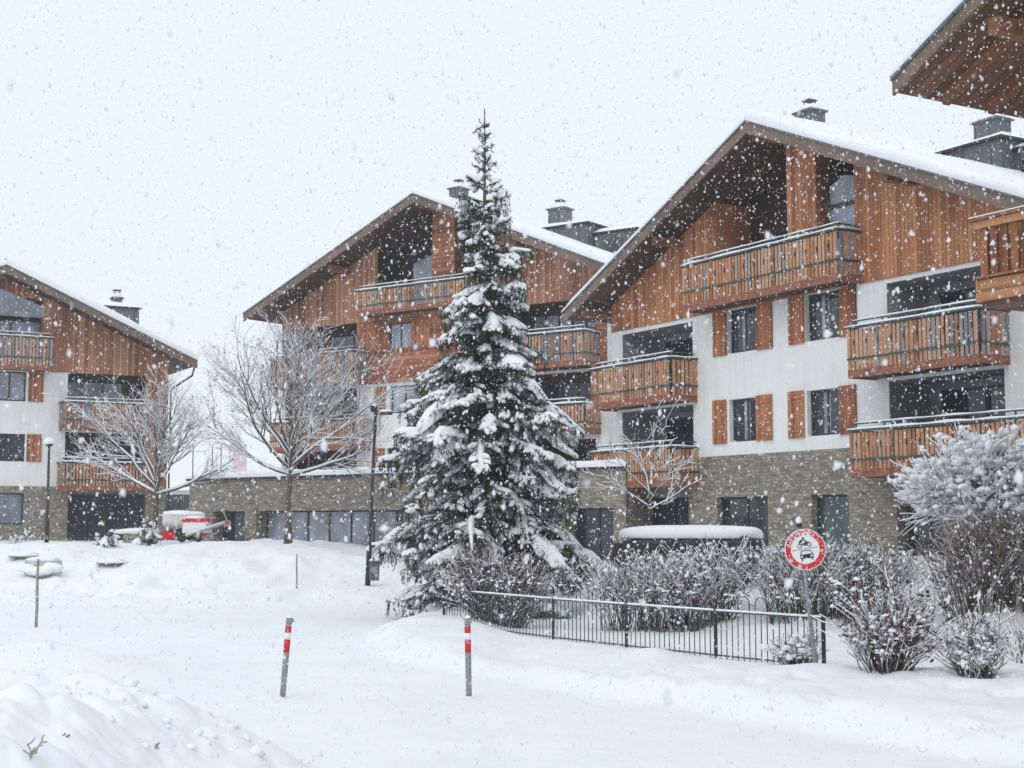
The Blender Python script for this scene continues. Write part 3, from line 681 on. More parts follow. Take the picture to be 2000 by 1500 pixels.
m.add(V, [(i*6+j,(i+1)*6+j,(i+1)*6+j+1,i*6+j+1) for i in range(n) for j in range(5)]); m.build('roof_snow', M['snow_soft'], b.root, smooth=True)

# ---------- near chalet, only its eave corner and a balcony end are in the picture
b = Bld('chalet', -720, 1742, 24.3, 'nearest chalet, only its dark eave corner and balcony end showing at the right edge', 'house', GRP)
el = b.uz(1742, 152, 0); p2 = b.uz(1886, 0, 0); a_l, c_l = line(el, p2)
apex = (el[0]+9, a_l*(el[0]+9)+c_l); er = (el[0]+18, el[1]); a_r, c_r = line(apex, er); _sf = M['soffit']; M['soffit'] = M['soffit_w']; M['clad_h'] = M['golden']
roof(b, apex, el, er, 0, 14, .35, .25, th=.24, fasc=.3)
m = MB()
for k in range(12):
    v = 1.0+k*1.1
    m.prism([(el[0]+.15,a_l*(el[0]+.15)+c_l-.42),(apex[0],apex[1]-.42),(apex[0],apex[1]-.241),(el[0]+.15,a_l*(el[0]+.15)+c_l-.241)], v, v+.16)
m.build('rafter', M['beam'], b.root)
m = MB(); m.tube([(el[0]-.03,.12,el[1]-.17),(el[0]-.03,13.5,el[1]-.17)], .06, 8); m.build('gutter', M['metal_d'], b.root)
for uu, zz in ((el[0]+1.9, a_l*(el[0]+1.9)+c_l-.45), (apex[0]-2.5, a_l*(apex[0]-2.5)+c_l-.45)):
    m = MB(); m.box(uu-.12,uu+.12,.3,1.6,zz-.25,zz); m.build('purlin', M['beam'], b.root)
WV = 1.75; WU = el[0]+2.0
m = MB(); m.quad((WU,WV,-1),(apex[0]+7,WV,-1),(apex[0]+7,WV,er[1]-.4),(WU,WV,a_l*WU+c_l-.3)); m.quad((WU,WV,-1),(WU,WV,a_l*WU+c_l-.3),(WU,13,a_l*WU+c_l-.3),(WU,13,-1))
m.add([(WU,WV,a_l*WU+c_l-.3),(apex[0]+7,WV,er[1]-.4),(apex[0],WV,apex[1]-.3)], [(0,1,2)]); m.build('timber_wall', M['soffit'], b.root)
bu = b.u(1913,500,.35); bz = lambda y: b.z(1916,y,.35)
m = MB(); m.box(bu,bu+6,.38,WV-.002,bz(600),bz(585)); br = m.build('balcony', M['soffit'], b.root)
m = MB(); m.box(bu,bu+6,.30,.35,bz(590),bz(567)-.01); m.box(bu,bu+6,.31,.36,bz(567),bz(547)); m.box(bu-.05,bu+6,.27,.42,bz(448),bz(434)); m.box(bu-.05,bu,.3,WV-.01,bz(590),bz(547)); m.box(bu-.05,bu,.43,WV-.01,bz(448),bz(434)); m.build('edge_board', M['clad_h'], br)
m = MB(); m.box(bu-.12,bu+6,.22,.5,bz(433),bz(427)); m.box(bu-.06,bu+6,.25,.29,bz(546),bz(541)); m.build('handrail', M['beam'], br)
m = MB(); rng = random.Random(5)
for k in range(30):
    m.tone = rng.choice([.0,.02,.05,.1,.16]); c = bu+.12+k*.2; m.box(c-.07,c+.07,.31,.34,bz(541),bz(449))
for k in range(6):
    m.tone = .2; c = .5+k*.2; m.box(bu-.02,bu+.01,c-.085,c+.085,bz(541),bz(449))
m.build('slats', M['slat'], br)
m = MB(); m.box(bu-.1,bu+6,.23,.48,bz(426),bz(424)); m.build('rail_snow', M['snow_soft'], br)

# ================================================================ vegetation
def strip_snow(mb, pts, rad, k=1.25, lift=.9, n=4):
    mb.tube([p+Vector((0,0,r*lift+.006)) for p, r in zip(pts, rad)], [r*k+.006 for r in rad], n, cap=True, flat=.8)
class Tree:
    def __init__(s, seed, snow=True, leaf=0.0, snow_min=.004, sk=1.25, sn_add=.0, snp=1.0):
        s.snp = snp
        s.r = random.Random(seed); s.tr = MB(); s.tw = MB(); s.sn = MB(); s.lf = MB(); s.leaf = leaf; s.smin = snow_min; s.sk = sk; s.sadd = sn_add
    def branch(s, p, d, L, r, lev, maxlev, up=.25, spread=.75, kids=6, crook=.16, segs=None, rtip=.25, droop=0):
        rng = s.r; segs = segs or max(3, 7-lev*1); pts = [p.copy()]; rad = [r]; d = d.normalized()
        for i in range(segs):
            d = (d + Vector((rng.gauss(0,crook), rng.gauss(0,crook), rng.gauss(0,crook)*.7 + up*.25 - droop*.2))).normalized()
            p = p + d*(L/segs); pts.append(p.copy()); rad.append(max(.004, r*(1-(1-rtip)*(i+1)/segs)))
        mb = s.tr if lev <= 1 else s.tw
        mb.tube(pts, rad, 6 if lev <= 1 else (4 if lev == 2 else 3), cap=False)
        steep = abs((pts[-1]-pts[0]).normalized().z)
        if r > s.smin and steep < .93:
            rr = [q*s.sk+s.sadd for q in rad]
            if steep < .9 and (lev < 2 or rng.random() < s.snp): s.sn.tube([q+Vector((0,0,a*.8+s.sadd*.5)) for q, a in zip(pts, rad)], [x*(1-.35*steep) for x in rr], 5 if lev<2 else 4, cap=True, flat=.85)
        if s.leaf and lev >= maxlev and rng.random() < s.leaf:
            for _ in range(3):
                q = pts[rng.randrange(1, len(pts))] + Vector((rng.gauss(0,.04),rng.gauss(0,.04),rng.gauss(0,.04)))
                a = Vector((rng.gauss(0,1),rng.gauss(0,1),rng.gauss(0,1))).normalized()*.045; c = a.cross(Vector((rng.random(),rng.random(),1))).normalized()*.03
                s.lf.add([tuple(q-a),tuple(q+c),tuple(q+a),tuple(q-c)], [(0,1,2,3)])
        if lev >= maxlev: return
        n = max(2, int(kids*(.8+.4*rng.random())))
        for k in range(n):
            t = .22+.78*(k+rng.random())/n; i = min(segs-1, int(t*segs)); f = t*segs-i
            q = pts[i].lerp(pts[i+1], f); dd = (pts[i+1]-pts[i]).normalized()
            side = dd.cross(Vector((rng.gauss(0,1),rng.gauss(0,1),rng.gauss(0,1)))).normalized()
            nd = (dd + side*spread*(.7+.6*rng.random())).normalized()
            s.branch(q, nd, L*(.34+.3*rng.random())*(1.15-t*.5), max(.004, rad[i]*.5), lev+1, maxlev, up, spread, max(4, kids-lev+1), crook, None, rtip, droop)
    def build(s, root, bark='bark', twigname='twigs', leafmat='leaf', trunk='trunk'):
        s.tr.build(trunk, M[bark], root, True)
        if s.tw.v: s.tw.build(twigname, M[bark], root)
        if s.sn.v: s.sn.build('snow_cover', M['snow_soft'], root, True)
        if s.lf.v: s.lf.build('withered_leaves', M[leafmat], root)

GT = 'bare snowy trees on the bank'
def bare_tree(px, Y, trunk_h, L, nl, seed, label, r0=.13, lo=.25, leaf=.0, maxlev=3, kids=6, base_z=None, elmin=18, elmax=82, lean=0, grp=None, sk=1.3, up=.35, sadd=.008):
    X = (px-1000)/2913*Y; z = gz(X, Y) - .1
    root = empty('bare_tree', (X, Y, z)); tag(root, label, 'tree', grp)
    t = Tree(seed, leaf=leaf, sk=sk, sn_add=sadd, snow_min=.0035); rng = t.r
    pts = [Vector((0,0,0))]; rad = [r0*1.3]; k = 7
    top = trunk_h*1.5
    for i in range(k):
        pts.append(pts[-1]+Vector((rng.gauss(0,.03)+lean/k, rng.gauss(0,.03), top/k))); rad.append(r0*(1-.65*(i+1)/k))
    t.tr.tube(pts, rad, 8, cap=True)
    for i in range(nl):
        f = (i+.5)/nl; hh = trunk_h + (top-trunk_h)*f**1.2; ii = min(k-1, int(hh/top*k)); p = pts[ii].lerp(pts[ii+1], hh/top*k-ii)
        az = i*2.399+rng.random()*.7; el = R(elmin+(elmax-elmin)*f**.9)
        d = Vector((math.cos(az)*math.cos(el), math.sin(az)*math.cos(el), math.sin(el)))
        t.branch(p, d, L*(.85+.3*rng.random())*(1 - .12*f), r0*.52*(1-.3*f), 1, maxlev+0, up, .66, kids, .12, 8)
    t.build(root); return root

bare_tree(563, 55.5, 2.6, 4.7, 18, 3, 'wide bare tree with snow lined limbs in front of the stone annex', r0=.14, leaf=.4, kids=11, grp=GT, elmin=14, up=.2, sadd=.0055)
bare_tree(299, 62.0, 2.2, 4.0, 14, 8, 'bare snow covered tree in front of the left chalet', r0=.15, leaf=.1, kids=10, grp=GT, elmin=18, up=.2, sadd=.0055)
bare_tree(1268, 39.5, 1.8, 1.75, 8, 21, 'small thin bare tree plastered white, before the right chalet balconies', r0=.035, kids=5, maxlev=3, elmin=10, sk=1.4, sadd=.008, up=.2)

# ---- conifers
def pad(mb, pts, widths, thick, rng):
    """a snow cushion lying along a drooping branch: arched cross-section, ragged edges"""
    n = len(pts); K = 7; V = []; off = rng.random()*50
    for i, (p, w_) in enumerate(zip(pts, widths)):
        d = (pts[min(n-1,i+1)]-pts[max(0,i-1)]); d.z = 0
        if d.length < 1e-5: d = Vector((1,0,0))
        d.normalize(); sd_ = Vector((-d.y, d.x, 0)); e = math.sin(math.pi*min(1,(i+.35)/(n-.3)))**.5
        for j in range(K):
            a = -1+2*j/(K-1); w2 = w_*(1+.45*mnoise.noise(Vector((i*.9+off, a*1.5, 2))))
            q = p + sd_*a*w2 + d*.05*mnoise.noise(Vector((a*3, off, i)))
            hgt = thick*e*(1-abs(a)**2.4)*(1+.7*mnoise.noise(Vector((q.x*4+off,q.y*4,0))))
            V.append(tuple(q+Vector((0,0,hgt - .38*w_*a*a))))
    F = [(i*K+j,(i+1)*K+j,(i+1)*K+j+1,i*K+j+1) for i in range(n-1) for j in range(K-1)]
    m0 = len(V)   # underside
    V += [(v[0],v[1],v[2]-.03-.02*rng.random()) for v in V]
    F += [(m0+i*K+j+1,m0+(i+1)*K+j+1,m0+(i+1)*K+j,m0+i*K+j) for i in range(n-1) for j in range(K-1)]
    for i in range(n-1):
        F.append((i*K,m0+i*K,m0+(i+1)*K,(i+1)*K)); F.append((i*K+K-1,(i+1)*K+K-1,m0+(i+1)*K+K-1,m0+i*K+K-1))
    for j in range(K-1):
        F.append((j,j+1,m0+j+1,m0+j)); q = (n-1)*K; F.append((q+j+1,q+j,m0+q+j,m0+q+j+1))
    mb.add(V, F)
def needles(mb, a, c, n, ln, rng, wd=.020):
    d = (c-a); L = d.length; d.normalize()
    s1 = d.cross(Vector((0,0,1)))
    if s1.length < .05: s1 = Vector((1,0,0))
    s1.normalize(); s2 = s1.cross(d)
    for k in range(n):
        p = a.lerp(c, rng.random()); th = rng.random()*6.283
        o = (s1*math.cos(th)+s2*math.sin(th))
        tip = p + (d*(.55+.4*rng.random()) + o*.75)*ln*(.7+.6*rng.random())
        sd_ = d.cross(o)*wd*.5
        mb.tone = .25+.5*rng.random()+.25*o.z
        mb.add([tuple(p-sd_), tuple(p+sd_), tuple(tip)], [(0,1,2)])
def conifer(root, H, prof, seed, step=.33, per=7, snow_amt=1.0, nl=.09, dens=44, top_bare=.9, tier=False, extra=()):
    rng = random.Random(seed); tr = MB(); nd = MB(); sn = MB(); bw = MB()
    ks = 12; tr.tube([Vector((.06*math.sin(i*.7)*(1-i/ks), .05*math.cos(i), H*i/ks)) for i in range(ks+1)], [.012+.16*(H/13)*(1-i/ks) for i in range(ks+1)], 8)
    hs = [p[0] for p in prof]; rs = [p[1] for p in prof]
    h = .25; specs = []
    while h < H-.25:
        r = float(np.interp(h, hs, rs)); n = per if r > 1.15 else (max(4, per-3) if r > .5 else max(3, per-5))
        a0 = rng.random()*6.28
        for k in range(n):
            az = a0+6.283*k/n+rng.gauss(0,.3); cl = 1+.34*mnoise.noise(Vector((math.cos(az)*1.3, math.sin(az)*1.3, h*1.25+seed)))
            specs.append((h+rng.gauss(0,.055), az, r*cl*(rng.choice([.6,.75,.9,1.0,1.1])+rng.gauss(0,.05))))
        h += step*(.75+.5*rng.random())*(1 if r > 1.0 else (.8 if tier else .62))
    for e in extra: specs.append(e)
    for (h, az, L) in specs:
        f = h/H; t_ = min(1, max(0, (f-.55)/.45))
        el0 = R(4 + 42*t_ + rng.gauss(0,7)); dr = (.28+.34*rng.random())*(1-t_)*min(1, .45+h/3)
        o = Vector((math.cos(az), math.sin(az), 0)); ns = 7; pts = []
        for i in range(ns+1):
            q = i/ns; z = h + math.tan(el0)*L*q - dr*L*q**1.7 + .16*dr*L*q**5
            pts.append(o*(L*q)+Vector((.04*rng.gauss(0,1)*q, .04*rng.gauss(0,1)*q, z)))
            pts[-1].z += .10*L*mnoise.noise(Vector((q*2.2+az*3, h*2, 1)))*(1-t_)*2; pts[-1] += Vector((-o.y,o.x,0))*L*.16*mnoise.noise(Vector((q*2, az*5, h*3)))
            pts[-1].z = max(pts[-1].z, .05+.1*rng.random())
        bw.tube(pts, [.004+.022*min(1,L)*(1-i/ns) for i in range(ns+1)], 4, cap=False)
        for i in range(1, ns+1): needles(nd, pts[i-1], pts[i], int(dens*L/ns*1.6)+3, nl, rng)
        if L > .22:
            nt_ = int(L/.11); fw = .56*min(L, 1.6)
            for k in range(nt_):
                q = .12+.86*(k+.5)/nt_; i = min(ns-1, int(q*ns)); p = pts[i].lerp(pts[i+1], q*ns-i)
                for sg in (-1, 1):
                    ln = fw*(1.08-q)**.75*(.65+.5*rng.random())*(min(1, q*3.2+.25))
                    if ln < .05: continue
                    sd_ = Vector((-o.y*sg, o.x*sg, 0)); dd = (o*(.75+.3*rng.random())+sd_).normalized()
                    p1 = p+dd*ln*.55+Vector((0,0,-.04*ln)); p2 = p+dd*ln+Vector((0,0,-ln*(.22+.5*rng.random()*(1-t_))))
                    p1.z = max(.03,p1.z); p2.z = max(.03,p2.z)
                    needles(nd, p, p1, int(dens*ln*.55)+2, nl, rng); needles(nd, p1, p2, int(dens*ln*.6)+2, nl*.9, rng)
                    if t_ < .6 and rng.random() < .9:          # hanging twiglets
                        pm = p.lerp(p2, .3+.6*rng.random()); needles(nd, pm, pm+Vector((rng.gauss(0,.05),rng.gauss(0,.05),-.18-.26*rng.random())), int(dens*.5), nl, rng)
                    if rng.random() < .32*snow_amt and ln > .1:   # thin snow on side twigs
                        w_ = .02+.035*rng.random()+.02*(1-t_)
                        pad(sn, [p.lerp(p2, a)+Vector((0,0,.02)) for a in (.25,.55,.85,1.0)], [w_*.8,w_*1.2,w_,w_*.4], .03+.035*rng.random(), rng)
        if rng.random() < (.8-.35*t_)*snow_amt:
            t0 = .3+.3*rng.random(); npd = 7 if L > .5 else 4
            pp = []; ww = []
            W = min(.27, .18*L+.02)*rng.choice([.35,.5,.75,1.0,1.3])*(1-.35*t_)
            for k in range(npd):
                q = t0+(1.0-t0)*k/(npd-1); i = min(ns-1, int(q*ns)); pp.append(pts[i].lerp(pts[i+1], q*ns-i)+Vector((0,0,.03)))
                ww.append(max(.02, W*math.sin(math.pi*min(1,.18+.8*k/(npd-1)))**.8))
            pad(sn, pp, ww, (.04+.5*W*rng.random()+.05*rng.random())*(1-.4*t_), rng)
    needles(nd, Vector((0,0,H-.9)), Vector((0,0,H)), int(40*H/13), nl*.7, rng)
    tr.build('trunk', M['bark'], root, True); bw.build('branches', M['bark'], root); nd.build('needles', M['needle'], root); sn.build('snow_cover', M['snow_soft'], root, True)

spB = Vector(((945-1000)/2913*36.5, 36.5, 0)); spB.z = gz(spB.x, spB.y)-.1
Hs = at(943, 212, 36.5).z - spB.z
root = empty('spruce', spB); tag(root, 'tall spruce laden with snow in the centre, higher than the roofs', 'tree')
sy = lambda y: (1208-y)/80.0
prof = [(sy(y), r/80.0) for y, r in ((1200,150),(1150,165),(1060,195),(1000,182),(950,195),(900,205),(840,190),(800,175),(750,150),(690,112),(640,92),(600,98),(540,88),(500,62),(440,58),(400,46),(350,38),(310,24),(270,20),(250,20),(230,6),(212,3))]
prof = sorted(prof)
conifer(root, Hs, prof, 12, step=.40, per=9, tier=True, extra=[(sy(1010),math.pi+.05,2.75),(sy(1020),math.pi-.25,2.6),(sy(860),math.pi+.1,2.6),(sy(770),math.pi,2.1),(sy(1020),.1,2.6),(sy(830),.0,2.3),(sy(660),.1,1.6),(sy(500),.1,1.15),(sy(1190),math.pi+.5,2.1),(sy(1185),math.pi+.8,2.0),(sy(1180),math.pi+.2,2.05)])
for (px, Y, hh, rr, sd_, lab) in ((205, 55, 1.0, .8, 31, 'small snow bent conifer on the bank, left of the red work machines'), (290, 56.5, 1.15, .65, 32, 'little conifer nearly buried in snow, right beside the red work machines')):
    X = (px-1000)/2913*Y; root = empty('young_conifer', (X, Y, gz(X,Y)-.08)); tag(root, lab, 'tree', 'young conifers on the bank')
    conifer(root, hh, [(0,rr),(hh*.4,rr*.8),(hh*.8,rr*.35),(hh,.05)], sd_, step=.22, per=6, dens=20)

# ---- shrubs
def shrub(name, px, Y, wid, dep, hgt, n, seed, label, cat='shrub', grp=None, bark='bark_r', snow_blobs=40, fan=.55, leaf=0, leafmat='leaf_r', bs=.05, maxlev=2, kids=6, sk=1.35, sadd=.006, core=.0, r0=.011, box=0.0):
    X = (px-1000)/2913*Y; z = gz(X, Y); root = empty(name, (X, Y, z)); tag(root, label, cat, grp)
    t = Tree(seed, leaf=leaf, snow_min=.0035, sk=sk, sn_add=sadd, snp=.6); rng = t.r
    for i in range(n):
        a = rng.random()*6.283; q = rng.random()**.5; bx, by = math.cos(a)*q, math.sin(a)*q
        base = Vector((bx*wid*.5*(.45+.5*box), by*dep*.5*(.45+.5*box), 0)); base.z = gz(X+base.x, Y+base.y)-z-.03
        d = Vector((bx*fan*(1-box*.6)*wid/hgt*.8, by*fan*(1-box*.6)*dep/hgt*.8, 1))
        L = hgt*(1-(.35 - .3*box)*q*q)*((.86+.18*rng.random()) if box else (.5+.6*rng.random()))
        t.branch(base, d, L, r0*(.8+.5*rng.random()), 1, maxlev, .25, .8, kids, .15, 6)
    k = len(t.tw.v)
    for i in range(snow_blobs):
        v = Vector(t.tw.v[rng.randrange(k)]); r = bs*(.3+.8*rng.random()**1.2)
        if v.z < hgt*.2: continue
        t.sn.blob(tuple(v+Vector((0,0,r*.2))), r*(.8+.9*rng.random()), r*(.8+.9*rng.random()), r*(.5+.5*rng.random()), .5, 1, rng)
    t.build(root, bark, 'twigs', leafmat, 'stems'); return root
GS = 'snow covered shrubs by the iron fence'
shrub('hedge', 1308, 31.5, 3.0, 1.3, 1.5, 270, 41, 'broad clipped hedge with snowy twigs behind the iron fence, under the snow-capped car', 'hedge', 'clipped hedges behind the fence', snow_blobs=1300, box=1.0, kids=8, bs=.04, fan=.3)
shrub('hedge', 1625, 31.0, 2.9, 1.3, 1.4, 260, 42, 'clipped hedge with snowy twigs directly behind the round road sign', 'hedge', 'clipped hedges behind the fence', snow_blobs=1300, box=1.0, kids=8, bs=.04, fan=.3)
shrub('shrub', 1725, 20.6, 1.45, .9, 1.30, 85, 43, 'reddish brown shrub laden with snow, right of the sign post', grp=GS, snow_blobs=520, kids=8, leaf=.15, bs=.036, fan=.75)
shrub('shrub', 1900, 20.2, 1.05, .8, .95, 60, 44, 'lower greyish snowy shrub near the right picture edge', grp=GS, bark='bark', snow_blobs=420, kids=8, bs=.034, fan=.7)
shrub('shrub', 1552, 23.4, 1.0, .5, .5, 60, 45, 'low snow buried shrub at the foot of the iron fence, left of the sign post', grp=GS, snow_blobs=160, kids=6, bs=.06)
shrub('shrub', 975, 32.2, 2.6, 1.2, 1.75, 150, 46, 'red brown shrub growing in front of the spruce foot behind the fence end', grp=GS, snow_blobs=420, kids=7, leaf=.4, sadd=.003, bs=.035)
shrub('shrub', 2000, 22.5, .8, .6, .95, 12, 47, 'sparse dark twigs cut off by the right picture edge', grp=GS, bark='bark', snow_blobs=25, kids=6, bs=.035)
shrub('shrub', 1120, 40.0, 1.3, .8, .95, 30, 48, 'small shrub with red leaves just right of the spruce', grp=GS, snow_blobs=60, kids=6, leaf=.9, bs=.04)
shrub('hedge', 1945, 31.0, 2.4, 1.2, 1.75, 150, 49, 'tall dark brown hedge under the dome shaped tree', 'hedge', snow_blobs=120, kids=8, leaf=.45, box=.9, bark='bark', leafmat='leaf', sadd=.003)
shrub('shrub', 40, 58.0, 1.5, .8, .75, 24, 50, 'small brown snowy shrub before the left chalet wall', grp='shrubs near the left chalet', bark='bark', snow_blobs=90, kids=6)
shrub('shrub', 1765, 28.5, 1.4, .9, 1.0, 70, 51, 'round snowy shrub between the sign hedge and the dome shaped tree', grp=GS, bark='bark', snow_blobs=500, kids=7, bs=.045)
# dome-shaped pruned tree
X, Y = (1925-1000)/2913*32.5, 32.5
root = empty('dome_tree', (X, Y, gz(X,Y)-.1)); tag(root, 'pruned dome shaped tree smothered in snow at the right edge', 'tree')
t = Tree(61, snow_min=.003, sk=1.35, sn_add=.011, snp=.8); rng = t.r
zc = at(1925, 1000, Y).z - gz(X, Y) + .1; zt = at(1925, 872, Y).z - gz(X, Y) + .1
t.tr.tube([Vector((0,0,0)), Vector((.03,0,zc*.5)), Vector((0,.02,zc+.1))], [.11,.09,.09], 8)
for i in range(300):
    az = rng.random()*6.283; el = R(rng.choice([-3,3,8,14,22,32,45,60,78])+rng.gauss(0,3)); Rr = 1/math.sqrt((math.cos(el)/1.68)**2+(math.sin(el)/(zt-zc))**2)
    d = Vector((math.cos(az)*math.cos(el), math.sin(az)*math.cos(el), math.sin(el)+.1))
    t.branch(Vector((rng.gauss(0,.12),rng.gauss(0,.12),zc-.15+.4*rng.random())), d, Rr*(.8+.25*rng.random()), .015, 1, 2, .08, .6, 9, .13, 7)
kk = len(t.tw.v)
for i in range(2600):
    v = Vector(t.tw.v[rng.randrange(kk)]); r = .08*(.4+rng.random())
    if v.z > zc-.05 and (v.xy.length > .5 or v.z > zc+.7): t.sn.blob(tuple(v+Vector((0,0,r*.2))), r*(.6+rng.random()), r*(.6+rng.random()), r*(.5+.5*rng.random()), .5, 1, rng)
t.build(root)
for i, (px, Y) in enumerate(((1866, 33.2),)):
    X = (px-1000)/2913*Y; m = MB(); z = gz(X,Y)
    m.tube([(0,0,-.1),(.02,0,.75)], [.03,.025], 6); o = m.build('wooden_stake', M['beam']); o.location = (X,Y,z); tag(o, 'short brown stake in the snow left of the dark hedge', 'stake')

# ================================================================ iron fence
def fence():
    P = [at(868,1027,33.0), at(1080,1027,28.9), at(1222,1027,26.9), at(1395,1027,24.9), at(1604,1027,23.0)]
    P = [Vector((p.x, p.y, 0)) for p in P]
    root = empty('iron_fence', (P[2].x, P[2].y, 0)); tag(root, 'low black iron railing with hoop tops along the spruce garden', 'fence')
    O = P[2]; zr = .84
    for i in range(4):
        A, B_ = P[i]-O, P[i+1]-O; L = (B_-A).length; n = int(round(L/.125)); n -= n % 3; m = MB()
        A = A+Vector((0,0,zr)); B_ = B_+Vector((0,0,zr)); D = (B_-A)/n
        for k in range(1, n):
            p = A+D*k; g = gz(p.x+O.x, p.y+O.y)
            hoop = k % 3 != 2
            lowz = g-.15
            m.tube([Vector((p.x,p.y,lowz)), Vector((p.x,p.y,zr+(.0 if not hoop else .15)))], .0095, 5)
            if k % 3 == 1:
                q = A+D*(k-0); c = q+D*1.0; w_ = D.length
                arc = []
                q2 = D.normalized()
                for a in range(9):
                    th = math.pi*(1-a/8); arc.append(c+q2*(w_*1.0*math.cos(th))+Vector((0,0,.14+.13*math.sin(th))))
                m.tube(arc, .0105, 5)
                if k+2 < n: e = A+D*(k+2); m.tube([Vector((e.x,e.y,zr)), Vector((e.x,e.y,zr+.15))], .0095, 5)
        m.build('panel', M['green'], root)
        m = MB(); m.tube([A, B_], .018, 6); m.tube([A-Vector((0,0,.72)), B_-Vector((0,0,.72))], .015, 6); m.build('rail', M['green'], root)
        m = MB(); N_ = 20; pts = [A+(B_-A)*(k/N_)+Vector((0,0,.022+.008*mnoise.noise(Vector((k,i,0))))) for k in range(N_+1)]; m.tube(pts, [.024+.008*mnoise.noise(Vector((k*.7,i,4))) for k in range(N_+1)], 6, flat=.8)
        for k in range(1, n-2):
            if k % 3 == 1:
                c = A+D*(k+1)+Vector((0,0,.282)); m.blob(tuple(c), .055, .028, .018, .2, 1)
        m.build('rail_snow', M['snow_soft'], root, True)
    for i, p in enumerate(P):
        m = MB(); q = p-O; g = gz(p.x,p.y)-.2; zt = .98 if i < 4 else 1.06
        m.box(q.x-.028,q.x+.028,q.y-.028,q.y+.028,g,zt-.06); m.tube([Vector((q.x,q.y,zt-.06)),Vector((q.x,q.y,zt-.02)),Vector((q.x,q.y,zt+.03)),Vector((q.x,q.y,zt+.12))], [.024,.038,.03,.004], 8)
        m.build('post', M['metal_d'], root)
fence()
# ================================================================ road sign
Y = 22.0; pb = at(1597, 1325, Y); pt = at(1561, 1028, Y); X0 = pb.x; zb = gz(pb.x, Y)
root = empty('road_sign', (pb.x, Y, zb-.1)); tag(root, 'round red and white no vehicles sign on a leaning grey post', 'sign')
dx = pt.x-pb.x; HZ = pt.z-(zb-.1)
m = MB(); m.tube([(0,0,-.2),(dx,0,HZ)], .032, 12); m.build('post', M['galv'], root, True)
m = MB(); m.tube([(dx,0,HZ-.005),(dx-.003,0,HZ+.045)], [.044,.040], 12); m.build('post_cap', M['black'], root)
m = MB(); m.blob((dx-.004,0,HZ+.085), .045,.045,.06,.1,2); m.build('snow_cap', M['snow_soft'], root, True)
c = at(1571.5, 1073, Y); cx, cz = c.x-pb.x, c.z-(zb-.1); tilt = math.atan2(dx, HZ); rs = .302
so = empty('sign_face', (cx, -.05, cz), 0); so.parent = root; so.rotation_euler = (0, tilt, R(0))
def disc(m, r0, r1, y0, y1, n=64):
    if r0 == 0: m.prism([(math.cos(6.2832*i/n)*r1, math.sin(6.2832*i/n)*r1) for i in range(n)], y0, y1)
    else:
        V = []; F = []
        for i in range(n):
            a = 6.2832*i/n
            for r in (r0, r1):
                for y in (y0, y1): V.append((math.cos(a)*r, y, math.sin(a)*r))
        for i in range(n):
            j = (i+1) % n; a = i*4; b_ = j*4
            F += [(a,a+2,b_+2,b_),(a+2,a+3,b_+3,b_+2),(a+1,a,b_,b_+1)]
        m.add(V, F)
pl = MB(); disc(pl, 0, rs, 0, .012)
m = MB(); disc(m, .212, .290, -.003, .0); m.build('red_ring', M['red'], so)
S_ = .604/950.0   # sign crop pixels to metres; centre of the sign in that crop is (822, 850)
def sp(x, y): return ((x-822)*S_, -(y-848)*S_)
m = MB(); y0, y1 = -.004, -.0005
def poly(pts): m.prism([sp(*p) for p in pts], y0, y1)
def ring(x, y, r0, r1):
    k = MB(); disc(k, r0*S_, r1*S_, y0, y1, 28); q = sp(x, y); m.add([(v[0]+q[0], v[1], v[2]+q[1]) for v in k.v], k.f)
ring(703,755,38,55); ring(922,738,38,55)
poly([(748,722),(775,700),(870,690),(878,725),(850,762),(790,760)])          # engine block
poly([(685,660),(760,610),(790,640),(735,690),(700,690)])                     # bars and forearm
poly([(775,600),(815,600),(875,670),(850,695),(815,660)])                     # back of the rider
poly([(700,684),(720,680),(722,750),(708,758)]); poly([(850,668),(905,672),(930,735),(915,742),(880,705)])
k = MB(); disc(k, 0, 24*S_, y0, y1, 20); q = sp(797, 578); m.add([(v[0]+q[0], v[1], v[2]+q[1]) for v in k.v], k.f)
poly([(510,846),(1115,812),(1115,822),(510,856)])                             # dividing line
poly([(690,965),(722,875),(738,875),(710,965)]); poly([(722,872),(925,868),(928,884),(722,888)]); poly([(925,870),(940,868),(985,955),(968,958)])
poly([(690,962),(985,952),(992,975),(750,985),(690,990)]); poly([(750,984),(925,978),(925,1045),(750,1050)])
poly([(685,1030),(995,1022),(990,1048),(695,1056)]); poly([(700,1056),(735,1054),(742,1108),(715,1112)]); poly([(945,1048),(980,1046),(978,1092),(955,1096)])
poly([(683,985),(700,985),(700,1032),(687,1032)]); poly([(980,975),(996,975),(996,1025),(982,1025)])
m.build('symbols', M['black'], so)
m = pl; m.mi = 1; rng = random.Random(9)
for i in range(200):
    a = R(50+115*rng.random()) if rng.random() < .75 else rng.random()*6.28; r = .205+.09*rng.random()
    k = .004+.007*rng.random(); m.blob((math.cos(a)*r, -.006, math.sin(a)*r), k, .003, k, .2, 1, rng)
m.build('plate', [M['white'], M['snow_soft']], so)
m = MB(); m.box(-.02,.02,.012,.045,-.12,-.08); m.box(-.02,.02,.012,.045,.08,.12); m.build('bracket', M['galv'], so)
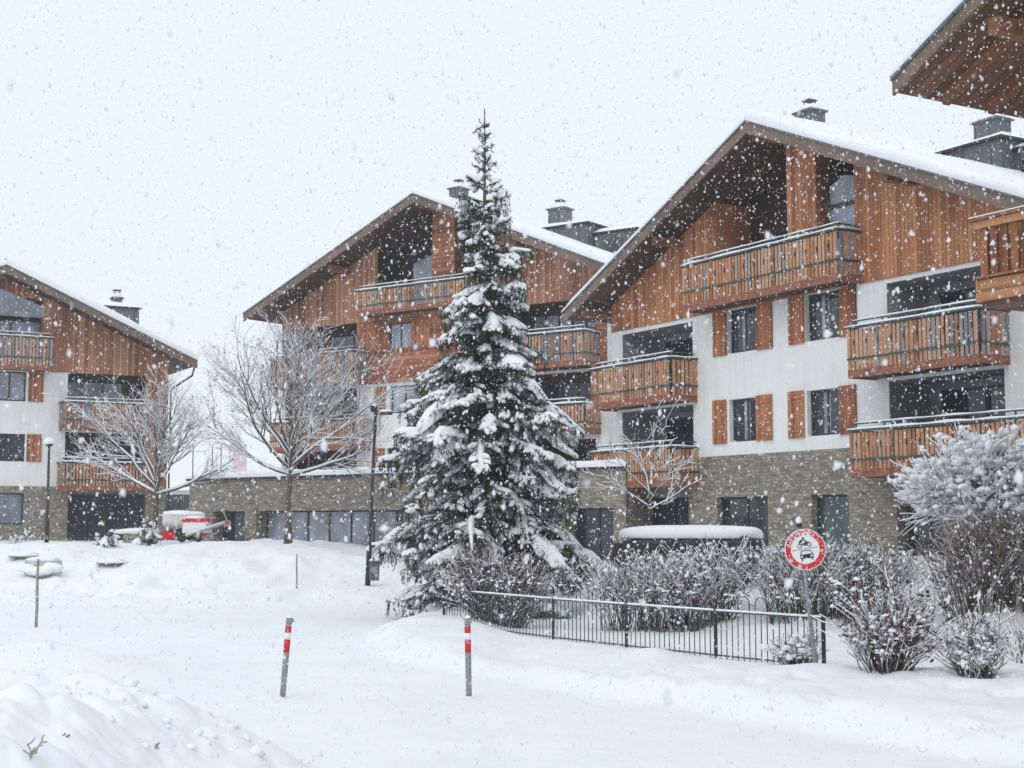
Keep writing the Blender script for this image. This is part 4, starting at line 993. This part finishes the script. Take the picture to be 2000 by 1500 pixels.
# ================================================================ bollards
def bollard(px_b, px_t, Y, label, leaf_top):
    pb, pt = at(px_b[0], px_b[1], Y), at(px_t[0], px_t[1], Y); z = gz(pb.x, Y)
    root = empty('bollard', (pb.x, Y, z)); tag(root, label, 'bollard', 'red banded bollards on the path')
    A = Vector((0,0,-.25)); T = Vector((pt.x-pb.x, 0, pt.z-z)); d = (T).normalized(); L = T.length; r = .039
    def seg(nm, a, c, rr, mat, n=20):
        q = MB(); q.tube([d*a, d*c], rr, n); return q.build(nm, M[mat], root, True)
    seg('post', -.25, L*.985, r, 'galv'); o = root.children[0]
    for p in o.data.polygons: p.use_smooth = len(p.vertices) == 4
    for (a, c, mt) in ((.82,.90,'red'),(.735,.82,'white'),(.575,.735,'red')):
        k = seg('band', L*a+.001, L*c-.001, r+.0025, mt)
        for p in k.data.polygons: p.use_smooth = len(p.vertices) == 4
    q = MB(); q.tube([d*(L*.93), d*(L*1.0)], r*1.06, 16); q.box(d.x*L*.97-.0, d.x*L*.97+r*1.5, -.035,.035, L*.945,L*.985); q.build('collar', M['galv'], root)
    q = MB(); q.blob(tuple(d*(L+.012)), r*.95, r*.95, .03, .2, 2); q.build('snow_cap', M['snow_soft'], root, True)
    q = MB(); q.blob((-.01,0,.0), r*1.9, r*1.8, .035, .25, 2); q.build('snow_collar', M['snow_soft'], root, True)
bollard((552,1343), (565,1207), 19.75, 'leaning grey bollard with red bands, the left one of the pair', True)
bollard((916,1343), (913,1208), 19.75, 'upright grey bollard with red bands before the spruce', False)
# ================================================================ stakes
def stake(pb_, pt_, Y, label, r=.035):
    pb, pt = at(*pb_, Y), at(*pt_, Y); z = gz(pb.x, Y); m = MB()
    T = Vector((pt.x-pb.x, 0, pt.z-z)); m.tube([Vector((0,0,-.3)), T*.3+Vector((.008,0,0)), T*.7-Vector((.006,0,0)), T], [r,r*.95,r*.9,r*.75], 8)
    o = m.build('wooden_stake', M['stake'], None, True); o.location = (pb.x, Y, z); tag(o, label, 'stake', 'snow marker stakes')
hA = hit(70,1225); stake((70,1225),(75,1092), hA.y, 'thick wooden snow stake at the left of the path', .036)
hA = hit(580,1150); stake((579,1150),(580,1082), hA.y, 'thin wooden snow stake on the bank below the wide bare tree', .026)
hA = hit(838,1118); stake((838,1118),(838,1092), hA.y, 'short orange marker showing left of the spruce', .05)
bpy.context.view_layer.update()
o = [x for x in bpy.data.objects if x.name.startswith('wooden_stake')][-1]; o.data.materials.clear(); o.data.materials.append(M['orange']); o.name = 'marker_post'
# ================================================================ lamp posts
def lamp(px_b, yb, px_t, yt, Y, label, arm=True):
    pb, pt = at(px_b, yb, Y), at(px_t, yt, Y); z = gz(pb.x, Y); root = empty('street_lamp', (pb.x, Y, z)); tag(root, label, 'street lamp', 'slim dark street lamps')
    T = Vector((pt.x-pb.x, 0, pt.z-z)); d = T/T.z
    m = MB(); m.tube([d*-.3, d*1.2, d*1.25, d*T.z], [.085,.085,.06,.045], 10); m.build('pole', M['metal_d'], root, True)
    if arm:
        m = MB(); m.tube([T+Vector((-.16,0,-.12)), T+Vector((.5,0,-.16))], .03, 8); m.box(T.x-.17,T.x-.05,-.05,.05,T.z-.1,T.z+.04); m.build('arm', M['metal_d'], root)
        m = MB(); m.prism([(T.x+.12,T.z-.24),(T.x+.52,T.z-.24),(T.x+.5,T.z-.17),(T.x+.16,T.z-.17)], -.09,.09); m.build('lamp_head', M['metal_d'], root)
        m = MB(); m.blob(tuple(T+Vector((.3,0,-.125))), .24,.09,.05,.15,2); m.blob(tuple(T+Vector((-.05,0,.06))), .06,.06,.06,.15,2); m.build('snow_cap', M['snow_soft'], root, True)
    else:
        m = MB(); m.tube([T, T+Vector((0,0,.1))], [.12,.16], 10); m.build('lamp_head', M['metal_d'], root)
        m = MB(); m.blob(tuple(T+Vector((0,0,.2))), .22,.22,.16,.15,2); m.build('snow_cap', M['snow_soft'], root, True)
    return root
l1 = lamp(718, 1140, 734, 795, 46.0, 'tall black street lamp between the wide bare tree and the spruce')
lamp(91, 1058, 96, 872, 59.0, 'thin dark lamp post standing before the left chalet', arm=False)
p = at(731, 1115, 45.85); z0 = at(731,1136,45.85).z; z1 = at(731,1096,45.85).z
root = empty('waste_bin', (p.x, 45.85, z0)); tag(root, 'small dark waste bin mounted low on the black lamp post', 'bin'); h = z1-z0
m = MB(); m.prism([(-.14,.03),(.14,.03),(.16,h-.06),(-.16,h-.06)], -.1, .1); m.build('container', M['zinc'], root)
m = MB(); m.box(-.17,.17,-.12,.12,h-.057,h); m.box(-.2,-.13,.02,.06,h*.3,h*.36); m.build('lid', M['green'], root)
m = MB(); m.box(-.10,.10,-.104,-.101,h*.45,h*.72); m.build('label_panel', M['galv'], root)
m = MB(); m.blob((0,0,h+.03), .16,.11,.06,.15,2); m.build('snow_cap', M['snow_soft'], root, True)
# ================================================================ parked car behind the hedge
Y = 36.0; pc = at(1350, 1100, Y); zc = gz(pc.x, Y)
root = empty('parked_car', (pc.x, Y, zc-.03), R(-12)); tag(root, 'dark parked car under a thick snow cap behind the clipped hedge', 'car')
L2, W2_ = 1.68, .85; ztop = at(1350,1046,Y).z - zc + .03
m = MB(); m.prism([(-L2,.32),(L2,.32),(L2+.02,.75),(L2-.05,.98),(L2-.12,ztop-.12),(L2-.35,ztop),(-L2+.6,ztop),(-L2+.3,ztop-.1),(-L2-.1,1.0),(-L2-.1,.6)], -W2_, W2_); m.build('body', M['black'], root)
for a, c in ((-L2+.45,-.35),(-.25,.75),(.85,L2-.28)):
    m = MB(); m.prism([(a,1.02),(c,1.02),(c-.02,ztop-.1),(a+.08,ztop-.1)], -W2_-.006, -W2_-.001); m.build('side_window', M['glass'], root)
for sx in (-1.1, 1.05):
    for sy_ in (-1, 1):
        m = MB(); m.tube([(sx, sy_*(W2_-.2), .32),(sx, sy_*(W2_+.02), .32)], .32, 20); wo = m.build('wheel', M['rubber'], root)
        m = MB(); m.tube([(sx, sy_*(W2_+.02), .32),(sx, sy_*(W2_+.03), .32)], .19, 12); m.build('rim', M['galv'], wo)
m = MB(); m.blob((0,-0,ztop+.02), L2*1.03, W2_*1.12, .27, .06, 3)
m.v = [(v[0], v[1], max(v[2], ztop-.06)) for v in m.v]; 
m.v = [(math.copysign(min(1, abs(v[0]/L2))**.55*L2*1.02, v[0]), math.copysign(min(1.1, abs(v[1]/W2_))**.6*W2_*1.05, v[1]), v[2] if v[2] < ztop else ztop+.24*((v[2]-ztop)/.27)**.55) for v in m.v]; m.build('snow_cap', M['snow_soft'], root, True)
# ================================================================ work machines on the bank
Y = 57.5
p = at(352, 1050, Y); zz = p.z; k = Y/2913.0
root = empty('tank_trailer', (p.x, Y+.6, zz)); tag(root, 'cream tank trailer under snow, left behind the white and red machine', 'trailer')
q = lambda x, y: ((x-352)*k, (1050-y)*k)
a, c = q(308,1018), q(396,1018)
m = MB(); m.tube([(a[0]+.08,0,a[1]),(a[0]+.2,0,a[1]),(c[0]-.2,0,a[1]),(c[0]-.05,0,a[1])], [.18,.32,.32,.2], 16); m.build('tank', M['cream'], root, True)
m = MB(); m.blob(((a[0]+c[0])/2,0,a[1]+.27), (c[0]-a[0])/2*1.0, .3, .14, .15, 3); m.build('snow_cap', M['snow_soft'], root, True)
m = MB(); a, c = q(330,1052), q(375,1030); m.box(a[0],c[0],-.2,.2,-.1,c[1]-.06); m.build('chassis', M['metal_d'], root)
m = MB(); a, c = q(313,1050), q(340,1038); m.box(a[0],c[0],-.42,-.2,a[1]-.05,c[1]); m.build('red_housing', M['red'], root)
for sx in (q(332,0)[0], q(362,0)[0]):
    m = MB(); m.tube([(sx,-.4,.1),(sx,-.28,.1)], .2, 14); m.build('wheel', M['rubber'], root)
root = empty('work_machine', (p.x, Y-.4, zz)); tag(root, 'white and red box machine with a long raised drawbar', 'machine')
a, c = q(363,1045), q(408,1020); m = MB(); m.prism([(a[0],a[1]+.08),(c[0]+.08,a[1]+.08),(c[0],c[1]),(a[0]+.04,c[1])], -.3,.4); m.build('box_body', M['white'], root)
m = MB(); m.box(a[0]-.01,c[0]+.06,-.33,.42,c[1]+.002,c[1]+.13); m.box(a[0]-.01,c[0]+.04,-.33,.42,a[1]-.02,a[1]+.075); m.build('red_trim', M['red'], root)
m = MB(); m.blob(((a[0]+c[0])/2,0,c[1]+.16), .45,.36,.09,.15,2); m.build('snow_cap', M['snow_soft'], root, True)
a, c = q(352,1054), q(452,1020); m = MB(); m.tube([(a[0],-.45,a[1]),(c[0],-.45,c[1])], .05, 8); m.tube([(a[0]+.5,-.3,a[1]-.05),(c[0]-.4,-.3,c[1]-.4)], .04, 8); m.build('drawbar', M['galv'], root)
m = MB(); m.tube([(a[0],-.45,a[1]+.06),(c[0],-.45,c[1]+.06)], .05, 6, flat=.6); m.build('snow_strip', M['snow_soft'], root, True)
m = MB(); c2 = q(438,985); m.tube([(c[0],-.45,c[1]),(c2[0],-.45,c2[1])], .04, 6); m.box(c2[0]-.3,c2[0]+.32,-.48,-.42,c2[1]-.02,c2[1]+.03); m.tube([(c[0],-.55,c[1]-.04),(c[0],-.35,c[1]-.04)], .13, 12); m.build('tow_arm', M['galv'], root)
m = MB(); m.tube([(c[0],-.57,c[1]-.04),(c[0],-.555,c[1]-.04)], .08, 12); m.build('reflector', M['red'], root)
for sx in (.25, .85):
    m = MB(); m.tube([(sx,-.5,.0),(sx,-.38,.0)], .17, 14); m.build('wheel', M['rubber'], root)
# wood pile under snow, left of the machines
p = at(268, 1042, 58.5); root = empty('timber_stack', (p.x, 58.5, gz(p.x,58.5)), R(6)); tag(root, 'low timber stack under a snow slab between the two little conifers', 'timber')
m = MB()
for i in range(3): m.box(-.5,.65,-.3,.3,i*.17,i*.17+.14)
m.build('beams', M['stake'], root)
m = MB(); m.blob((0,0,.62), .95,.45,.15,.12,2); m.build('snow_cap', M['snow_soft'], root, True)
# half buried benches and trough on the bank
for (x0_, y_, wd, lab) in ((43,1090,.8,'half buried dark bench slab, upper left of the thick stake'), (215,1103,.75,'half buried dark bench slab, right of the thick stake')):
    h_ = hit(x0_, y_); root = empty('buried_bench', (h_.x, h_.y, h_.z), R(random.Random(x0_).uniform(-8,8))); tag(root, lab, 'bench', 'benches buried in the snow bank')
    m = MB(); m.box(-wd*.5,wd*.5,-.2,.25,.02,.055); m.build('seat', M['stake'], root)
    m = MB(); m.box(-wd*.35,-wd*.25,-.1,.15,-.4,-.002); m.box(wd*.25,wd*.35,-.1,.15,-.4,-.002); m.build('leg', M['concrete'], root)
    m = MB(); m.blob((0,.12,.07), wd*.62,.42,.15,.15,3); m.v = [(v[0],v[1],max(v[2],.058)) for v in m.v]; m.build('snow_cap', M['snow_soft'], root, True)
h_ = hit(88,1122); root = empty('stone_trough', (h_.x+.1, h_.y-.6, h_.z+.24)); tag(root, 'grey stone trough half buried in snow behind the thick stake', 'trough')
m = MB(); m.box(-.5,.5,-.2,.35,-.35,.2); m.box(-.12,.06,-.26,-.2,-.3,.16); m.build('basin', M['concrete'], root)
m = MB(); m.blob((0,.08,.22), .53,.34,.13,.1,3); m.v = [(v[0],v[1],max(v[2],.202)) for v in m.v]; m.blob((.42,-.28,.0),.34,.2,.17,.2,2); m.blob((-.42,-.3,-.02),.3,.2,.16,.2,2); m.blob((.02,-.4,-.1),.5,.2,.14,.2,2); m.build('snow_cap', M['snow_soft'], root, True)
# dead twigs sticking out of the near snow pile
for j, (x_, y_, sd_, lab) in enumerate(((52,1478,3,'forked dead twig poking out of the snow pile in the lower left corner'), (122,1442,4,'tuft of dry grass on the snow pile, above the forked twig'), (296,1455,5,'few dry stalks in the snow pile near the bottom edge'))):
    h_ = hit(x_, y_, 6); t = Tree(sd_); root = empty('dead_twig', h_); tag(root, lab, 'twig', 'dry stalks in the snow pile')
    for i in range(4 if j else 3):
        a = t.r.random()*6.28; t.branch(Vector((0,0,-.03)), Vector((math.cos(a)*1.6, math.sin(a), .35)), (.15 if j == 0 else .06), .0016, 1, 2, .05, .9, 4, .35, 6)
    t.sn = MB(); k0 = len(t.tr.v); t.tr.v += t.tw.v; t.tr.t += t.tw.t; t.tr.m += t.tw.m; t.tr.f += [tuple(i+k0 for i in f) for f in t.tw.f]; t.tw = MB(); t.build(root, 'stake', 'twigs', 'leaf', 'stems')
# far background between the left and the middle chalet
p = at(350, 1027, 84); root = empty('garden_wall', (p.x, 84, 1.0)); tag(root, 'dark grey wall far back between the left chalet and the annex', 'wall')
m = MB(); m.box(-2.2,4.2,0,.3,-.6,at(350,966,84).z-1.0); m.build('wall', M['zinc'], root)
m = MB(); m.box(-2.25,4.25,-.05,.35,at(350,966,84).z-1.0+.002,at(350,966,84).z-1.0+.25); m.build('snow_cap', M['snow_soft'], root)
p = at(466, 1027, 130); root = empty('tower', (p.x, 130, 0)); tag(root, 'faint pink tower far behind the annex roof', 'tower')
m = MB(); m.box(-.52,.52,-.5,.5,0,at(466,868,130).z); m.build('shaft', M['pink'], root)
m = MB(); m.prism([(-.6,at(466,868,130).z+.002),(.6,at(466,868,130).z+.002),(0,at(466,868,130).z+.5)], -.6,.6); m.build('roof', M['snow_soft'], root)
for i, x_ in enumerate((376, 414, 431)):
    p = at(x_, 936, 68); m = MB(); m.tube([(0,0,-.4),(0,0,at(x_,868,68).z-p.z)], .022, 6); m.tube([(-.02,0,.9),(.02,0,.9)], .03, 6)
    o = m.build('roof_pole', M['metal_d']); o.location = p; tag(o, 'thin pole on the annex roof, ' + ['leftmost of three', 'the middle of three', 'nearest the wide bare tree'][i], 'pole', 'thin poles on the annex roof')

# crumbs of ploughed snow on the pile and along the toe of the bank
m = MB(); rng = random.Random(77)
for i in range(900):
    if i % 2: continue
    if i < 420: x_, y_ = rng.uniform(-5.2,-1.3), rng.uniform(10,15.0)
    elif i < 700: x_, y_ = rng.uniform(-16,-3.5), rng.gauss(43,1.6)
    else:
        y_ = rng.uniform(15,31); x_ = float(np.interp(y_, [14.5,16.7,19.1,21.6,24.9,28,30.8], [4.6,2.9,1.6,0,-2.0,-2.9,-3.3]))+rng.gauss(.3,.3)
    r = rng.uniform(.012,.05)*(.8 if rng.random() < .93 else 1.5)*(1.5 if 420 <= i < 700 else 1)
    m.blob((x_, y_, gz(x_,y_)+r*.2), r*rng.uniform(.8,1.4), r*rng.uniform(.8,1.4), r*rng.uniform(.5,.9), .4, 1, rng)
tag(m.build('snow_crumbs', M['snow_soft'], None, True), 'loose crumbs of ploughed snow', 'snow', kind='stuff')
# ================================================================ falling snow: uncountable, real flakes spread through the air
def snowfall(n=112000, seed=4):
    rng = np.random.default_rng(seed)
    d = np.empty(0)
    u = rng.random(n); dist = (1.0**3 + u*(29.0**3-1.0**3))**(1/3)
    k = int(n*.28); dist[:k] = 2.2+rng.random(k)**.8*17           # eddies of denser snow nearby
    ax = rng.uniform(-.46,.46,n); az = rng.uniform(-.30,.52,n)
    P = np.stack([ax*dist, dist, CAMH+az*dist], 1)
    g = G(P[:,0], P[:,1]); keep = P[:,2] > g+.05; P = P[keep]; dist = dist[keep]; n = len(P)
    size = np.exp(rng.normal(math.log(.0048), .48, n)); size = np.clip(size, .002, .016)*np.clip(dist/9, .38, 1)
    big = rng.random(n) < .012; size[big] *= 1.7; near = (dist < 2.6) & (rng.random(n) < .35); size[near] *= 2.4; size = np.minimum(size, dist*.0036)     # radius
    base = np.array([(1,0,0),(-1,0,0),(0,1,0),(0,-1,0),(0,0,1),(0,0,-1)], float)
    faces = np.array([(0,2,4),(2,1,4),(1,3,4),(3,0,4),(2,0,5),(1,2,5),(3,1,5),(0,3,5)])
    V = base[None]*(size[:,None,None]) * rng.uniform(.45,1.35,(n,6,1))
    A = rng.normal(size=(n,3,3)); Q, _ = np.linalg.qr(A); V = np.einsum('nij,nkj->nki', Q, V); V[:,:,2] *= rng.uniform(1.0,1.9,(n,1))
    V = (V + P[:,None,:]).reshape(-1,3); F = (faces[None]+6*np.arange(n)[:,None,None]).reshape(-1,3)
    me = bpy.data.meshes.new('falling_snow'); me.vertices.add(len(V)); me.vertices.foreach_set('co', V.ravel())
    me.loops.add(F.size); me.loops.foreach_set('vertex_index', F.ravel().astype(np.int32)); me.polygons.add(len(F))
    me.polygons.foreach_set('loop_start', np.arange(0, F.size, 3)); me.polygons.foreach_set('loop_total', np.full(len(F), 3)); me.update()
    fm = N('snowflake', .8); fm.color((.95,.96,.98)); fm.b.inputs['Specular IOR Level'].default_value = .1
    tl = fm.n('ShaderNodeBsdfTranslucent'); tl.inputs[0].default_value = (.97,.98,1,1); ms = fm.n('ShaderNodeMixShader'); ms.inputs[0].default_value = .75
    fm.l(fm.b.outputs[0], ms.inputs[1]); fm.l(tl.outputs[0], ms.inputs[2]); fm.l(ms.outputs[0], fm.t.nodes['Material Output'].inputs[0])
    me.materials.append(fm.m); o = bpy.data.objects.new('falling_snow', me); col.objects.link(o)
    tag(o, 'thick falling snowflakes filling the air', 'snowfall', kind='stuff')
snowfall()

# ================================================================ haze
hz = MB(); hz.box(-700, 700, -30, 700, -2.0, 20.5)
hm = bpy.data.materials.new('haze'); hm.use_nodes = True; t = hm.node_tree; t.nodes.clear()
o1 = t.nodes.new('ShaderNodeOutputMaterial'); pv = t.nodes.new('ShaderNodeVolumePrincipled')
pv.inputs['Color'].default_value = (.97,.98,1,1); pv.inputs['Density'].default_value = .0006
t.links.new(pv.outputs[0], o1.inputs['Volume'])
tag(hz.build('haze', hm), kind='stuff')
